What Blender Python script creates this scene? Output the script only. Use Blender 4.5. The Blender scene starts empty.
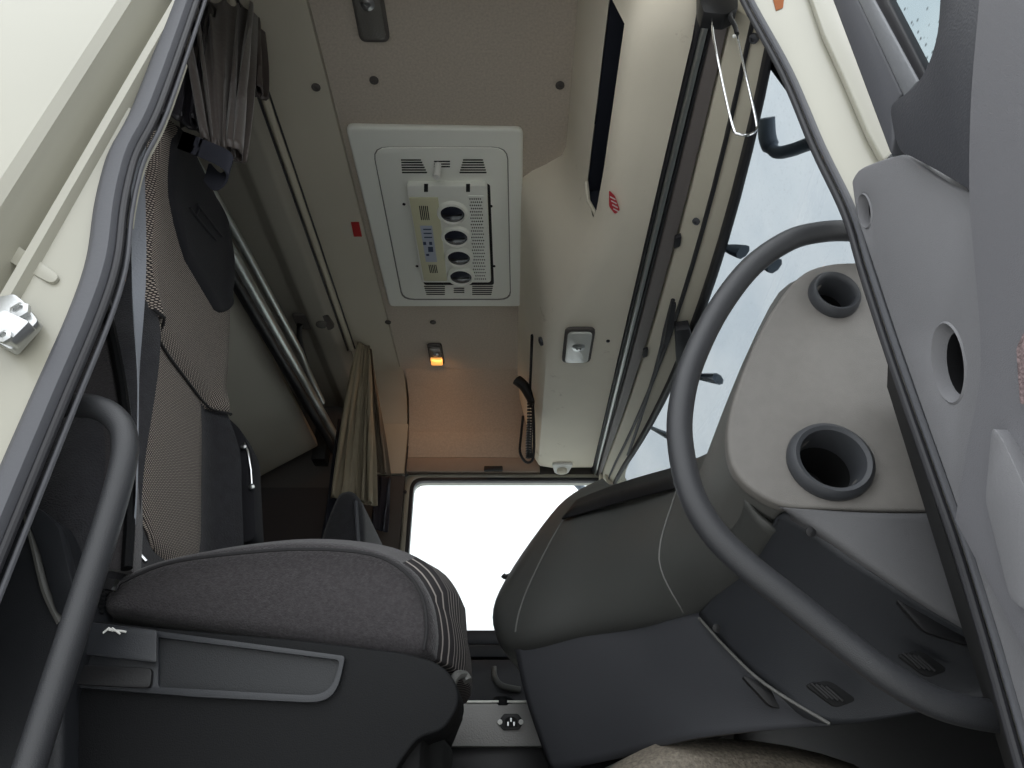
import bpy, bmesh, math, random
from mathutils import Vector, Matrix
random.seed(7)
PI = math.pi
SC = bpy.context.scene
COL = SC.collection

# ------------------------------------------------------------------ camera, world, exposure
CZ = 0.30                       # camera height above the cab floor
F = 720.0
PITCH = math.atan(430.0 / F)
CP, SP = math.cos(PITCH), math.sin(PITCH)
cam_d = bpy.data.cameras.new('camera'); cam = bpy.data.objects.new('camera', cam_d); COL.objects.link(cam)
cam.location = (0, 0, CZ)
cam.rotation_euler = (PI / 2 + PITCH, 0, 0)
cam_d.sensor_width = 36.0; cam_d.lens = 36.0 * F / 1024.0
cam_d.clip_start = 0.02
SC.camera = cam

W = bpy.data.worlds.new('overcast_sky'); SC.world = W; W.use_nodes = True
wn, wl = W.node_tree.nodes, W.node_tree.links
wn.clear()
wo = wn.new('ShaderNodeOutputWorld'); wb = wn.new('ShaderNodeBackground')
wt = wn.new('ShaderNodeTexCoord'); wz = wn.new('ShaderNodeTexNoise'); wr = wn.new('ShaderNodeValToRGB')
wz.inputs['Scale'].default_value = 1.2; wz.inputs['Detail'].default_value = 3
wr.color_ramp.elements[0].color = (0.90, 0.95, 1.0, 1); wr.color_ramp.elements[1].color = (0.98, 1.0, 1.0, 1)
wl.new(wt.outputs['Generated'], wz.inputs['Vector']); wl.new(wz.outputs['Fac'], wr.inputs['Fac'])
wl.new(wr.outputs['Color'], wb.inputs['Color']); wb.inputs['Strength'].default_value = 1.0
ws_ = wn.new('ShaderNodeSeparateXYZ'); wm = wn.new('ShaderNodeMapRange'); wl.new(wt.outputs['Generated'], ws_.inputs[0]); wl.new(ws_.outputs['Z'], wm.inputs['Value'])
wm.inputs['From Min'].default_value = 0.0; wm.inputs['From Max'].default_value = 1.0; wm.inputs['To Min'].default_value = 0.80; wm.inputs['To Max'].default_value = 1.5
wl.new(wm.outputs[0], wb.inputs['Strength'])
wl.new(wb.outputs['Background'], wo.inputs['Surface'])
SC.view_settings.view_transform = 'Standard'
SC.view_settings.look = 'None'
SC.view_settings.gamma = 1.0
SC.view_settings.use_curve_mapping = False
SC.view_settings.exposure = 1.0
try:
    SC.cycles.max_bounces = 12; SC.cycles.diffuse_bounces = 6; SC.cycles.transparent_max_bounces = 12
except Exception: pass

# ------------------------------------------------------------------ helpers
def ray(px, py):
    v = 384.0 - py
    return Vector((px - 512.0, F * CP - v * SP, F * SP + v * CP))
def at(px, py, Y=None, h=None, X=None):
    r = ray(px, py)
    t = Y / r.y if Y is not None else (h / r.z if h is not None else X / r.x)
    return Vector((r.x * t, r.y * t, r.z * t + CZ))
def hit(px, py, p0, n):
    r = ray(px, py); c = Vector((0, 0, CZ))
    t = (Vector(p0) - c).dot(n) / r.dot(n)
    return c + r * t
def V(x, y, h): return Vector((x, y, h + CZ))

def lin(c):
    c = c / 255.0
    return c / 12.92 if c <= 0.04045 else ((c + 0.055) / 1.055) ** 2.4
MATS = {}
def mat(name, rgb, rough=0.6, metal=0.0, bump=0.0, bscale=400.0, var=0.0, vscale=8.0, spec=0.5, emit=None, estr=0.0, coat=0.0, dirt=None, dscale=3.0, sheen=0.0):
    if name in MATS: return MATS[name]
    m = bpy.data.materials.new(name); m.use_nodes = True
    nt = m.node_tree; N, L = nt.nodes, nt.links
    b = N['Principled BSDF']
    c = tuple(lin(x) for x in rgb) + (1,)
    b.inputs['Base Color'].default_value = c
    b.inputs['Roughness'].default_value = rough; b.inputs['Metallic'].default_value = metal
    b.inputs['Specular IOR Level'].default_value = spec
    if coat: b.inputs['Coat Weight'].default_value = coat
    if sheen:
        b.inputs['Sheen Weight'].default_value = sheen
        b.inputs['Sheen Roughness'].default_value = 0.5
    tc = N.new('ShaderNodeTexCoord')
    if var:
        n = N.new('ShaderNodeTexNoise'); n.inputs['Scale'].default_value = vscale; n.inputs['Detail'].default_value = 6
        L.new(tc.outputs['Object'], n.inputs['Vector'])
        r = N.new('ShaderNodeValToRGB')
        r.color_ramp.elements[0].position = 0.3; r.color_ramp.elements[1].position = 0.7
        r.color_ramp.elements[0].color = tuple(x * (1 - var) for x in c[:3]) + (1,)
        r.color_ramp.elements[1].color = tuple(min(1, x * (1 + var)) for x in c[:3]) + (1,)
        L.new(n.outputs['Fac'], r.inputs['Fac']); out = r.outputs['Color']
        if dirt:
            n2 = N.new('ShaderNodeTexNoise'); n2.inputs['Scale'].default_value = dscale; n2.inputs['Detail'].default_value = 8; n2.inputs['Roughness'].default_value = 0.7
            L.new(tc.outputs['Object'], n2.inputs['Vector'])
            r2 = N.new('ShaderNodeValToRGB'); r2.color_ramp.elements[0].position = 0.62; r2.color_ramp.elements[1].position = 0.72
            L.new(n2.outputs['Fac'], r2.inputs['Fac'])
            mx = N.new('ShaderNodeMix'); mx.data_type = 'RGBA'
            L.new(r2.outputs['Color'], mx.inputs[0]); L.new(out, mx.inputs[6]); mx.inputs[7].default_value = tuple(lin(x) for x in dirt) + (1,)
            out = mx.outputs[2]
        L.new(out, b.inputs['Base Color'])
    if bump:
        n = N.new('ShaderNodeTexNoise'); n.inputs['Scale'].default_value = bscale; n.inputs['Detail'].default_value = 2
        L.new(tc.outputs['Object'], n.inputs['Vector'])
        bp = N.new('ShaderNodeBump'); bp.inputs['Strength'].default_value = bump; bp.inputs['Distance'].default_value = 0.002
        L.new(n.outputs['Fac'], bp.inputs['Height']); L.new(bp.outputs['Normal'], b.inputs['Normal'])
    if emit:
        b.inputs['Emission Color'].default_value = tuple(lin(x) for x in emit) + (1,)
        b.inputs['Emission Strength'].default_value = estr
    MATS[name] = m
    return m

def glass_mat(name, tint, rain=0.0, gloss=0.06):
    m = bpy.data.materials.new(name); m.use_nodes = True
    nt = m.node_tree; N, L = nt.nodes, nt.links; N.clear()
    o = N.new('ShaderNodeOutputMaterial'); t = N.new('ShaderNodeBsdfTransparent'); g = N.new('ShaderNodeBsdfGlossy')
    g.inputs['Roughness'].default_value = 0.05
    mx = N.new('ShaderNodeMixShader'); mx.inputs[0].default_value = gloss
    t.inputs['Color'].default_value = tuple(tint) + (1,)
    if rain:
        tc = N.new('ShaderNodeTexCoord'); n = N.new('ShaderNodeTexVoronoi'); n.inputs['Scale'].default_value = 85
        n2 = N.new('ShaderNodeTexNoise'); n2.inputs['Scale'].default_value = 5; n2.inputs['Detail'].default_value = 5
        L.new(tc.outputs['Object'], n.inputs['Vector']); L.new(tc.outputs['Object'], n2.inputs['Vector'])
        r = N.new('ShaderNodeValToRGB')
        r.color_ramp.elements[0].position = 0.05; r.color_ramp.elements[1].position = 0.22
        k = 1 - rain
        r.color_ramp.elements[0].color = (tint[0] * k, tint[1] * k, tint[2] * k, 1); r.color_ramp.elements[1].color = tuple(tint) + (1,)
        r2 = N.new('ShaderNodeValToRGB'); r2.color_ramp.elements[0].position = 0.3; r2.color_ramp.elements[1].position = 0.75
        r2.color_ramp.elements[0].color = (0.9, 0.92, 0.94, 1); r2.color_ramp.elements[1].color = (1, 1, 1, 1)
        mm = N.new('ShaderNodeMix'); mm.data_type = 'RGBA'; mm.blend_type = 'MULTIPLY'; mm.inputs[0].default_value = 1
        L.new(n.outputs['Distance'], r.inputs['Fac']); L.new(n2.outputs['Fac'], r2.inputs['Fac'])
        L.new(r.outputs['Color'], mm.inputs[6]); L.new(r2.outputs['Color'], mm.inputs[7])
        L.new(mm.outputs[2], t.inputs['Color'])
    L.new(t.outputs[0], mx.inputs[1]); L.new(g.outputs[0], mx.inputs[2]); L.new(mx.outputs[0], o.inputs['Surface'])
    return m

def tweed_mat(name, a, b_, scale=230.0, stripes=False):
    m = bpy.data.materials.new(name); m.use_nodes = True
    nt = m.node_tree; N, L = nt.nodes, nt.links
    b = N['Principled BSDF']; b.inputs['Roughness'].default_value = 0.9
    tc = N.new('ShaderNodeTexCoord')
    r = N.new('ShaderNodeValToRGB')
    if not stripes:
        mp = N.new('ShaderNodeMapping'); mp.inputs['Rotation'].default_value = (math.radians(35), 0, 0)
        L.new(tc.outputs['Object'], mp.inputs['Vector'])
        w1 = N.new('ShaderNodeTexWave'); w1.wave_type = 'BANDS'; w1.bands_direction = 'Y'; w1.inputs['Scale'].default_value = scale / 2; w1.inputs['Distortion'].default_value = 0.6
        w2 = N.new('ShaderNodeTexWave'); w2.wave_type = 'BANDS'; w2.bands_direction = 'Z'; w2.inputs['Scale'].default_value = scale / 3.2
        L.new(mp.outputs[0], w1.inputs['Vector']); L.new(mp.outputs[0], w2.inputs['Vector'])
        mu = N.new('ShaderNodeMath'); mu.operation = 'MULTIPLY'
        L.new(w1.outputs['Fac'], mu.inputs[0]); L.new(w2.outputs['Fac'], mu.inputs[1])
        L.new(mu.outputs[0], r.inputs['Fac'])
        r.color_ramp.elements[0].position = 0.15; r.color_ramp.elements[1].position = 0.55
        h = mu.outputs[0]
    else:
        w1 = N.new('ShaderNodeTexWave'); w1.wave_type = 'BANDS'; w1.bands_direction = 'Y'; w1.inputs['Scale'].default_value = 19.0
        L.new(tc.outputs['Object'], w1.inputs['Vector']); L.new(w1.outputs['Fac'], r.inputs['Fac'])
        r.color_ramp.elements[0].position = 0.84; r.color_ramp.elements[1].position = 0.98
        h = w1.outputs['Fac']
    r.color_ramp.elements[0].color = tuple(lin(x) for x in a) + (1,); r.color_ramp.elements[1].color = tuple(lin(x) for x in b_) + (1,)
    L.new(r.outputs['Color'], b.inputs['Base Color'])
    bp = N.new('ShaderNodeBump'); bp.inputs['Strength'].default_value = 0.4; bp.inputs['Distance'].default_value = 0.001
    L.new(h, bp.inputs['Height']); L.new(bp.outputs['Normal'], b.inputs['Normal'])
    return m

def crom(P, n=8, closed=False):
    P = [Vector(p) for p in P]; out = []; k = len(P)
    segs = k if closed else k - 1
    for i in range(segs):
        if closed: p0, p1, p2, p3 = P[(i - 1) % k], P[i], P[(i + 1) % k], P[(i + 2) % k]
        else: p0, p1, p2, p3 = P[max(i - 1, 0)], P[i], P[i + 1], P[min(i + 2, k - 1)]
        for j in range(n):
            t = j / n
            out.append(0.5 * ((2 * p1) + (p2 - p0) * t + (2 * p0 - 5 * p1 + 4 * p2 - p3) * t * t + (3 * p1 - p0 - 3 * p2 + p3) * t ** 3))
    if not closed: out.append(P[-1])
    return out
def rpoly(P, r, n=4):
    P = [Vector(p) for p in P]; out = []; k = len(P)
    for i in range(k):
        a, b, c = P[i - 1], P[i], P[(i + 1) % k]
        rr = r[i] if isinstance(r, (list, tuple)) else r
        if rr <= 0: out.append(b); continue
        da, dc = a - b, c - b
        ra, rc = min(rr, da.length * .49), min(rr, dc.length * .49)
        p, q = b + da.normalized() * ra, b + dc.normalized() * rc
        for j in range(n + 1):
            t = j / n; out.append(p * (1 - t) ** 2 + b * 2 * t * (1 - t) + q * t * t)
    return out

class MB:
    def __init__(s): s.v = []; s.f = []
    def add(s, vs, fs):
        o = len(s.v); s.v += [Vector(v) for v in vs]; s.f += [tuple(i + o for i in f) for f in fs]; return s
    def box(s, c, d, rot=None):
        c = Vector(c); vs = []
        for z in (-.5, .5):
            for y in (-.5, .5):
                for x in (-.5, .5):
                    p = Vector((x * d[0], y * d[1], z * d[2]))
                    if rot is not None: p = rot @ p
                    vs.append(c + p)
        return s.add(vs, [(0, 2, 3, 1), (4, 5, 7, 6), (0, 1, 5, 4), (1, 3, 7, 5), (3, 2, 6, 7), (2, 0, 4, 6)])
    def bb(s, x0, x1, y0, y1, h0, h1):
        return s.box(((x0 + x1) / 2, (y0 + y1) / 2, (h0 + h1) / 2 + CZ), (x1 - x0, y1 - y0, h1 - h0))
    def prism(s, loop, off):
        loop = [Vector(p) for p in loop]; off = Vector(off); n = len(loop)
        return s.add(loop + [p + off for p in loop],
                     [tuple(range(n)), tuple(range(2 * n - 1, n - 1, -1))] + [(i, i + n, (i + 1) % n + n, (i + 1) % n) for i in range(n)])
    def loft(s, secs, closed=True, caps=True, skip=None):
        n = len(secs[0]); vs = [p for q in secs for p in q]; fs = []
        for i in range(len(secs) - 1):
            for j in range(n if closed else n - 1):
                if skip and skip(i, j): continue
                k = (j + 1) % n
                fs.append((i * n + j, i * n + k, (i + 1) * n + k, (i + 1) * n + j))
        if caps and closed:
            fs.append(tuple(range(n - 1, -1, -1))); b = (len(secs) - 1) * n; fs.append(tuple(range(b, b + n)))
        return s.add(vs, fs)
    def tube(s, path, r, n=12, closed=False, flat=None, caps=True):
        P = [Vector(p) for p in path]; secs = []; k = len(P); up = None
        for i, p in enumerate(P):
            if closed: t = (P[(i + 1) % k] - P[i - 1])
            else: t = P[min(i + 1, k - 1)] - P[max(i - 1, 0)]
            t.normalize()
            if up is None:
                up = t.orthogonal().normalized() if flat is None else (flat - t * flat.dot(t)).normalized()
            else: up = (up - t * up.dot(t)).normalized()
            sd = t.cross(up)
            rr = r(i / (k - 1)) if callable(r) else r
            ra, rb = rr if isinstance(rr, tuple) else (rr, rr)
            secs.append([p + up * math.cos(2 * PI * j / n) * ra + sd * math.sin(2 * PI * j / n) * rb for j in range(n)])
        if closed: secs.append(secs[0])
        return s.loft(secs, True, caps and not closed)
    def lathe(s, c, axis, prof, n=32, sx=1.0, sy=1.0, up=None):
        # prof: list of (radius, distance along axis)
        ax = Vector(axis).normalized(); u = Vector(up).normalized() if up is not None else ax.orthogonal().normalized(); w = ax.cross(u); c = Vector(c)
        secs = [[c + ax * d + u * math.cos(2 * PI * j / n) * r * sy + w * math.sin(2 * PI * j / n) * r * sx for j in range(n)] for r, d in prof]
        return s.loft(secs, True, True)
    def plate(s, outer, holes, off):
        off = Vector(off); bm = bmesh.new(); loops = []
        for lp in [outer] + list(holes):
            vs = [bm.verts.new(p) for p in lp]; loops.append(vs)
            for i in range(len(vs)): bm.edges.new((vs[i], vs[(i + 1) % len(vs)]))
        bmesh.ops.triangle_fill(bm, use_beauty=True, use_dissolve=False, edges=bm.edges[:])
        bm.verts.index_update()
        idx = {v: i for i, v in enumerate(bm.verts)}
        vs = [v.co.copy() for v in bm.verts]; n = len(vs)
        fs = [tuple(idx[v] for v in f.verts) for f in bm.faces]
        fs2 = [tuple(i + n for i in reversed(f)) for f in fs]
        sides = []
        for lp in loops:
            ids = [idx[v] for v in lp]
            for i in range(len(ids)):
                a, b = ids[i], ids[(i + 1) % len(ids)]; sides.append((a, b, b + n, a + n))
        bm.free()
        return s.add(vs + [v + off for v in vs], fs + fs2 + sides)
    def build(s, name, m, parent=None, bevel=0.0, seg=2, ang=35, smooth=True, solid=0.0, sub=0):
        bm = bmesh.new(); vs = [bm.verts.new(v) for v in s.v]
        for f in s.f:
            q = []
            for i in f:
                if not q or vs[i] is not q[-1]: q.append(vs[i])
            try: bm.faces.new(q)
            except Exception: pass
        bmesh.ops.remove_doubles(bm, verts=bm.verts[:], dist=1e-6)
        bmesh.ops.recalc_face_normals(bm, faces=bm.faces[:])
        if bevel:
            es = [e for e in bm.edges if len(e.link_faces) == 2 and e.calc_face_angle(0) > math.radians(30)]
            bmesh.ops.bevel(bm, geom=es, offset=bevel, segments=seg, profile=0.5, affect='EDGES', clamp_overlap=True)
        me = bpy.data.meshes.new(name); bm.to_mesh(me); bm.free()
        me.materials.append(m)
        if smooth:
            for p in me.polygons: p.use_smooth = True
            me.set_sharp_from_angle(angle=math.radians(ang))
        o = bpy.data.objects.new(name, me); COL.objects.link(o)
        if parent is not None:
            o.parent = parent
            o.matrix_parent_inverse = Matrix.Translation(parent.location).inverted() if parent.type == 'EMPTY' else Matrix.Identity(4)
        if solid:
            md = o.modifiers.new('thickness', 'SOLIDIFY'); md.thickness = solid; md.offset = 0
        if sub:
            md = o.modifiers.new('smooth', 'SUBSURF'); md.levels = sub; md.render_levels = sub
        return o
def tag(o, label, cat, group=None, kind=None):
    if label: o['label'] = label
    if cat: o['category'] = cat
    if group: o['group'] = group
    if kind: o['kind'] = kind
    return o
def thing(name, label, cat, loc, group=None):
    o = bpy.data.objects.new(name, None); COL.objects.link(o); o.location = loc; o.empty_display_size = 0.05
    bpy.context.view_layer.update()
    return tag(o, label, cat, group)
def struct(o, label=None):
    o['kind'] = 'structure'
    if label: o['label'] = label
    return o
def lab(o, t): o['label'] = t; return o
def patch(ctrl, nu=6, nv=6):
    rows = [crom(r, nu) for r in ctrl]
    cols = [crom([r[j] for r in rows], nv) for j in range(len(rows[0]))]
    return [[cols[j][i] for j in range(len(cols))] for i in range(len(cols[0]))]
def pxl(pts, **kw): return [at(a, b, **kw) for a, b in pts]

# ------------------------------------------------------------------ materials
M_paint = mat('cream_paint', (159, 157, 144), 0.32, coat=0.3, var=0.03, vscale=3)
M_rust = mat('rust', (140, 80, 40), 0.9)
M_seal = mat('grey_seal_rubber', (78, 79, 84), 0.55, bump=0.1, bscale=200)
M_sealdk = mat('dark_seal_rubber', (38, 38, 42), 0.5)
M_black = mat('black_plastic', (24, 24, 26), 0.5, bump=0.15)
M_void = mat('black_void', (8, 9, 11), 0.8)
M_head = mat('headliner_felt', (190, 180, 167), 0.95, bump=0.5, bscale=500, var=0.10, vscale=160)
M_headsm = mat('smooth_headliner', (192, 186, 170), 0.8, bump=0.3, bscale=300, var=0.05, vscale=2)
M_beige = mat('beige_console_plastic', (236, 228, 210), 0.62, bump=0.2, bscale=600, var=0.03, vscale=4, dirt=(192, 180, 160), dscale=9)
M_beigeclean = mat('clean_beige_plastic', (214, 208, 190), 0.6, bump=0.1, bscale=500)
M_taupe = mat('taupe_panel', (165, 148, 134), 0.85, bump=0.3, bscale=400, var=0.05, vscale=5)
M_darktaupe = mat('dark_taupe_panel', (84, 80, 77), 0.85, bump=0.3, bscale=400)
M_hatch = mat('pale_grey_plastic', (240, 242, 234), 0.5, bump=0.1, bscale=500)
M_hatch2 = mat('yellowed_plastic', (212, 210, 178), 0.5, bump=0.1, bscale=500)
M_slot = mat('slot_shadow', (22, 22, 24), 0.8)
M_dash = mat('grey_dash_plastic', (122, 119, 115), 0.55, bump=0.3, bscale=900, var=0.04, vscale=60)
M_dashdk = mat('dark_dash_plastic', (48, 50, 54), 0.55, bump=0.3, bscale=900)
M_dashmid = mat('mid_dash_plastic', (100, 100, 97), 0.5, bump=0.3, bscale=900)
M_dashsoft = mat('charcoal_dash_skin', (74, 75, 73), 0.45, bump=0.3, bscale=900)
M_knee = mat('charcoal_knee_plastic', (62, 63, 67), 0.5, bump=0.3, bscale=900)
M_bar = mat('grab_bar_rubber', (50, 51, 54), 0.42, bump=0.3, bscale=900)
M_ring = mat('vent_ring_rubber', (62, 64, 68), 0.45)
M_doorcard = mat('door_card_plastic', (118, 118, 121), 0.5, bump=0.25, bscale=900)
M_doordk = mat('mirror_cover_plastic', (58, 59, 64), 0.5, bump=0.2)
M_channel = mat('window_channel', (128, 130, 134), 0.4, metal=0.2, bump=0.3, bscale=90)
M_metal = mat('bare_steel', (190, 192, 192), 0.3, metal=0.9, bump=0.05)
M_alu = mat('aluminium_tube', (176, 180, 178), 0.35, metal=0.8)
M_chrome = mat('chrome', (220, 222, 224), 0.12, metal=1.0)
M_fabric = mat('charcoal_seat_fabric', (56, 53, 55), 0.95, bump=0.8, bscale=420, var=0.28, vscale=220, sheen=0.25)
M_fabdk = mat('black_seat_fabric', (44, 44, 48), 0.92, bump=0.8, bscale=420, var=0.2, vscale=60, sheen=0.15)
M_pad = mat('black_headrest_fabric', (30, 30, 35), 0.9, bump=0.4, bscale=500)
M_emb = mat('embossed_fabric', (38, 38, 43), 0.8)
M_tweed = tweed_mat('tweed_fabric', (46, 42, 42), (205, 192, 180), scale=195.0)
M_stripe = tweed_mat('striped_fabric', (44, 41, 43), (170, 162, 156), stripes=True)
M_pipe = mat('seam_piping', (36, 35, 37), 0.8)
M_shroud = mat('seat_shroud_plastic', (16, 17, 19), 0.62, spec=.2, bump=0.3, bscale=900)
M_rim = mat('shroud_rim_plastic', (42, 44, 48), 0.38, bump=0.2, bscale=900)
M_belt = mat('seat_belt_webbing', (150, 154, 162), 0.7, bump=0.6, bscale=300)
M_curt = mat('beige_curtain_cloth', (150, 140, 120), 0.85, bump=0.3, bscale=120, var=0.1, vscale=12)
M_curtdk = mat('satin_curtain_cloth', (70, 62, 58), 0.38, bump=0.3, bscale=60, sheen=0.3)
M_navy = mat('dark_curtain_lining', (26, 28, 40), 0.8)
M_lens = mat('lamp_lens', (200, 202, 196), 0.15, bump=0.5, bscale=220, coat=0.5)
M_lensdk = mat('dark_lamp_lens', (110, 108, 104), 0.2, bump=0.6, bscale=200, coat=0.4)
M_amber = mat('lit_amber_lens', (255, 190, 110), 0.4, emit=(255, 172, 84), estr=.5)
M_white = mat('white_plastic', (232, 232, 228), 0.4)
M_red = mat('red_label', (172, 40, 42), 0.5)
M_redpk = mat('red_sticker', (196, 48, 58), 0.5)
M_label = mat('pale_blue_label', (176, 184, 200), 0.5)
M_labeltx = mat('label_print', (48, 62, 92), 0.6)
M_tunnel = mat('speckled_tunnel_cover', (128, 120, 108), 0.7, bump=1.0, bscale=180, var=0.35, vscale=190)
M_floor = mat('black_rubber_floor', (22, 24, 28), 0.7, bump=0.4, bscale=90)
M_box = mat('grey_console_plastic', (150, 149, 147), 0.55, bump=0.3, bscale=300)
M_mirror = mat('mirror_arm_plastic', (112, 124, 138), 0.5)
M_bounce = mat('pale_bounce_ground', (188, 186, 182), 0.95, bump=0.6, bscale=30, var=0.15, vscale=20)  # unseen ground, colour made pale to bounce light up onto the ceiling
M_speak = mat('speaker_cloth', (120, 104, 104), 0.9, bump=1.0, bscale=300, var=0.5, vscale=260)
M_glassws = glass_mat('wet_windscreen_glass', (0.53, 0.55, 0.56), rain=0.12)
M_glass = glass_mat('side_window_glass', (0.92, 0.95, 0.95))
M_glassdoor = glass_mat('rainy_door_glass', (0.50, 0.54, 0.55), rain=0.75)

# ------------------------------------------------------------------ the setting: shell of the cab
CEIL = 1.65; YN = 0.68; YF = 2.88; XR = -1.75; XS = -0.48
g = MB(); g.box((0, 0, -1.35), (30, 30, 0.1)); struct(g.build('ground', M_bounce), 'grey yard surface outside the cab')
g = MB(); g.bb(XR, 0.85, YN, YF + 0.06, -0.36, -0.30); struct(g.build('floor', M_floor))
g = MB(); g.bb(XS, 0.62, YN - .02, YF + 0.06, CEIL, CEIL + 0.06)
ceil_ = struct(g.build('ceiling', M_head))
# ceiling part behind the seam, felt strip between seam and curtain rail, then the lower bunk ceiling
g = MB(); g.bb(-0.665, XS - .006, YN - .02, YF + 0.06, CEIL - .002, CEIL + 0.06); g.build('ceiling_strip', M_headsm, ceil_)
g = MB(); g.loft([[V(-.67, y, CEIL + .06), V(-.67, y, 1.615), V(-.69, y, 1.585), V(-.75, y, 1.575), V(-.79, y, 1.60), V(XR, y, 1.60), V(XR, y, CEIL + .06)] for y in (YN - .02, YF + .06)])
g.build('bunk_ceiling', mat('bunk_ceiling_felt', (150, 146, 136), .9, bump=.3), ceil_, bevel=.008)
# curved cove joining ceiling and far wall
g = MB()
cs = [(YF, 1.40), (YF - .004, 1.47), (YF - .03, 1.54), (YF - .08, 1.60), (YF - .16, 1.637), (YF - .26, 1.652)]
g.loft([[V(x, a, b) for a, b in cs] + [V(x, YF + .01, 1.66)] for x in (-.462, .10)]); g.build('cove', M_head, ceil_, ang=60)
g = MB(); g.loft([[V(x, a, b) for a, b in cs] + [V(x, YF + .01, 1.66)] for x in (-.66, -.472)]); g.build('cove', M_headsm, ceil_, ang=60)
# screw caps in the ceiling
for i, (a, b) in enumerate([(316, 87), (374, 80), (560, 85), (388, 322), (433, 322)]):
    p = at(a, b, h=CEIL - .002); g = MB(); g.lathe(p, (0, 0, -1), [(.012, 0), (.012, .003), (.006, .006), (.005, .003)], 16)
    g.build('screw_cap', M_darktaupe, ceil_)

g = MB(); g.bb(XR - .06, XR, YN, YF + .06, -.36, CEIL + .06); struct(g.build('wall_rear', M_darktaupe))
g = MB(); g.bb(.80, .86, YN, YF + .06, -.36, .58); struct(g.build('wall_front', M_black))
# far wall with window and door
wx0, wx1, wh0, wh1 = -.425, .40, .60, 1.235
wall_far = MB(); wall_far.bb(XR, -.475, YF, YF + .06, -.36, CEIL + .06); wall_far.bb(-.475, .44, YF, YF + .06, wh1 + .03, CEIL + .06)
wall_far.bb(.62, .85, YF, YF + .06, -.3, .60)
wall_far = struct(wall_far.build('wall_far', M_darktaupe))
g = MB(); g.bb(-.455, .12, YF - .02, YF + .01, 1.335, 1.46); lab(g.build('header_panel', M_head, wall_far), 'brown-grey header panel over the far window')
g = MB(); g.bb(-.455, .12, YF - .03, YF + .01, 1.265, 1.33); g.build('header_trim', M_taupe, wall_far, bevel=.004)
g = MB(); g.bb(-.12, -.04, YF - .045, YF - .028, 1.262, 1.285); g.build('clip', M_black, wall_far, bevel=.004)
g = MB(); g.bb(-.66, -.465, YF - .02, YF + .01, 1.26, 1.50); g.build('rear_header_panel', M_headsm, wall_far)
g = MB(); g.bb(-.66, -.462, YF - .012, YF + .01, -.3, 1.25); g.build('pillar_trim', M_darktaupe, wall_far)
g = MB(); g.lathe(at(405, 492, Y=YF - .012), (0, -1, 0), [(.008, 0), (.008, .004), (.003, .006)], 12); g.build('screw_cap', M_black, wall_far)
# lower side wall between near seat and curtain, shadow put into its darker colour
g = MB(); g.bb(XR, -.66, YF - .03, YF + .01, -.3, 1.19); g.build('shaded_lower_wall', mat('shaded_wall_felt', (66, 62, 62), .95, bump=.3), wall_far)

# far door and its window
def rrect(x0, x1, h0, h1, y, r, n=6): return rpoly([V(x0, y, h0), V(x1, y, h0), V(x1, y, h1), V(x0, y, h1)], r, n)
g = MB(); g.plate(rrect(-.47, .50, -.28, 1.27, YF + .01, .05), [rrect(wx0, wx1, wh0, wh1, YF + .01, .05)], (0, .045, 0))
door_far = struct(g.build('door_2', M_paint), 'closed far side door with the large window')
g = MB(); g.plate(rrect(-.455, .43, wh0 - .03, wh1 + .025, YF - .012, .06), [rrect(wx0 - .012, wx1 + .012, wh0 - .012, wh1 + .010, YF - .012, .055)], (0, .03, 0))
g.build('frame_trim', M_paint, door_far, bevel=.003)
g = MB(); g.plate(rrect(wx0 - .014, wx1 + .014, wh0 - .014, wh1 + .012, YF - .008, .055), [rrect(wx0 + .004, wx1 - .004, wh0 + .004, wh1 - .004, YF - .008, .045)], (0, .03, 0))
g.build('window_seal', M_sealdk, door_far, bevel=.002)
g = MB(); g.bb(wx0 - .01, wx1 + .01, YF + .030, YF + .034, wh0 - .01, wh1 + .01)
win2 = struct(g.build('window_2', M_glass), 'bright far side window')
def band(x0, x1, prof, name, m, parent):
    g = MB(); g.loft([[V(x, a, b) for a, b in prof] for x in (x0, x1)]); return g.build(name, m, parent, bevel=.002)
band(-.45, .46, [(YF, .605), (YF - .05, .60), (YF - .055, .585), (YF - .05, .55), (YF, .55)], 'window_ledge', M_doordk, door_far)
band(-.45, .46, [(YF, .545), (YF - .065, .545), (YF - .07, .53), (YF - .07, .50), (YF, .49)], 'ledge_trim', M_dashdk, door_far)
band(-.45, .46, [(YF, .487), (YF - .07, .49), (YF - .085, .44), (YF - .07, .30), (YF, -.2)], 'door_card', M_doordk, door_far)
pts = crom([at(494, 668, Y=YF - .09), at(495, 678, Y=YF - .12), at(502, 686, Y=YF - .12), at(520, 690, Y=YF - .10)], 5)
g = MB(); g.tube(pts, (lambda t: (.009, .012)), 10); lab(g.build('door_pull', M_dashmid, door_far), 'grey curved door pull')

# outside mirror arm seen through the far window
g = MB(); g.tube([at(572, 478, Y=3.15), at(585, 492, Y=3.12), at(600, 500, Y=3.02), V(.47, 2.95, 1.12)], .018, 10)
tag(g.build('mirror_arm', M_mirror), 'grey mirror arm outside the top corner of the far window', 'mirror arm')

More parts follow.
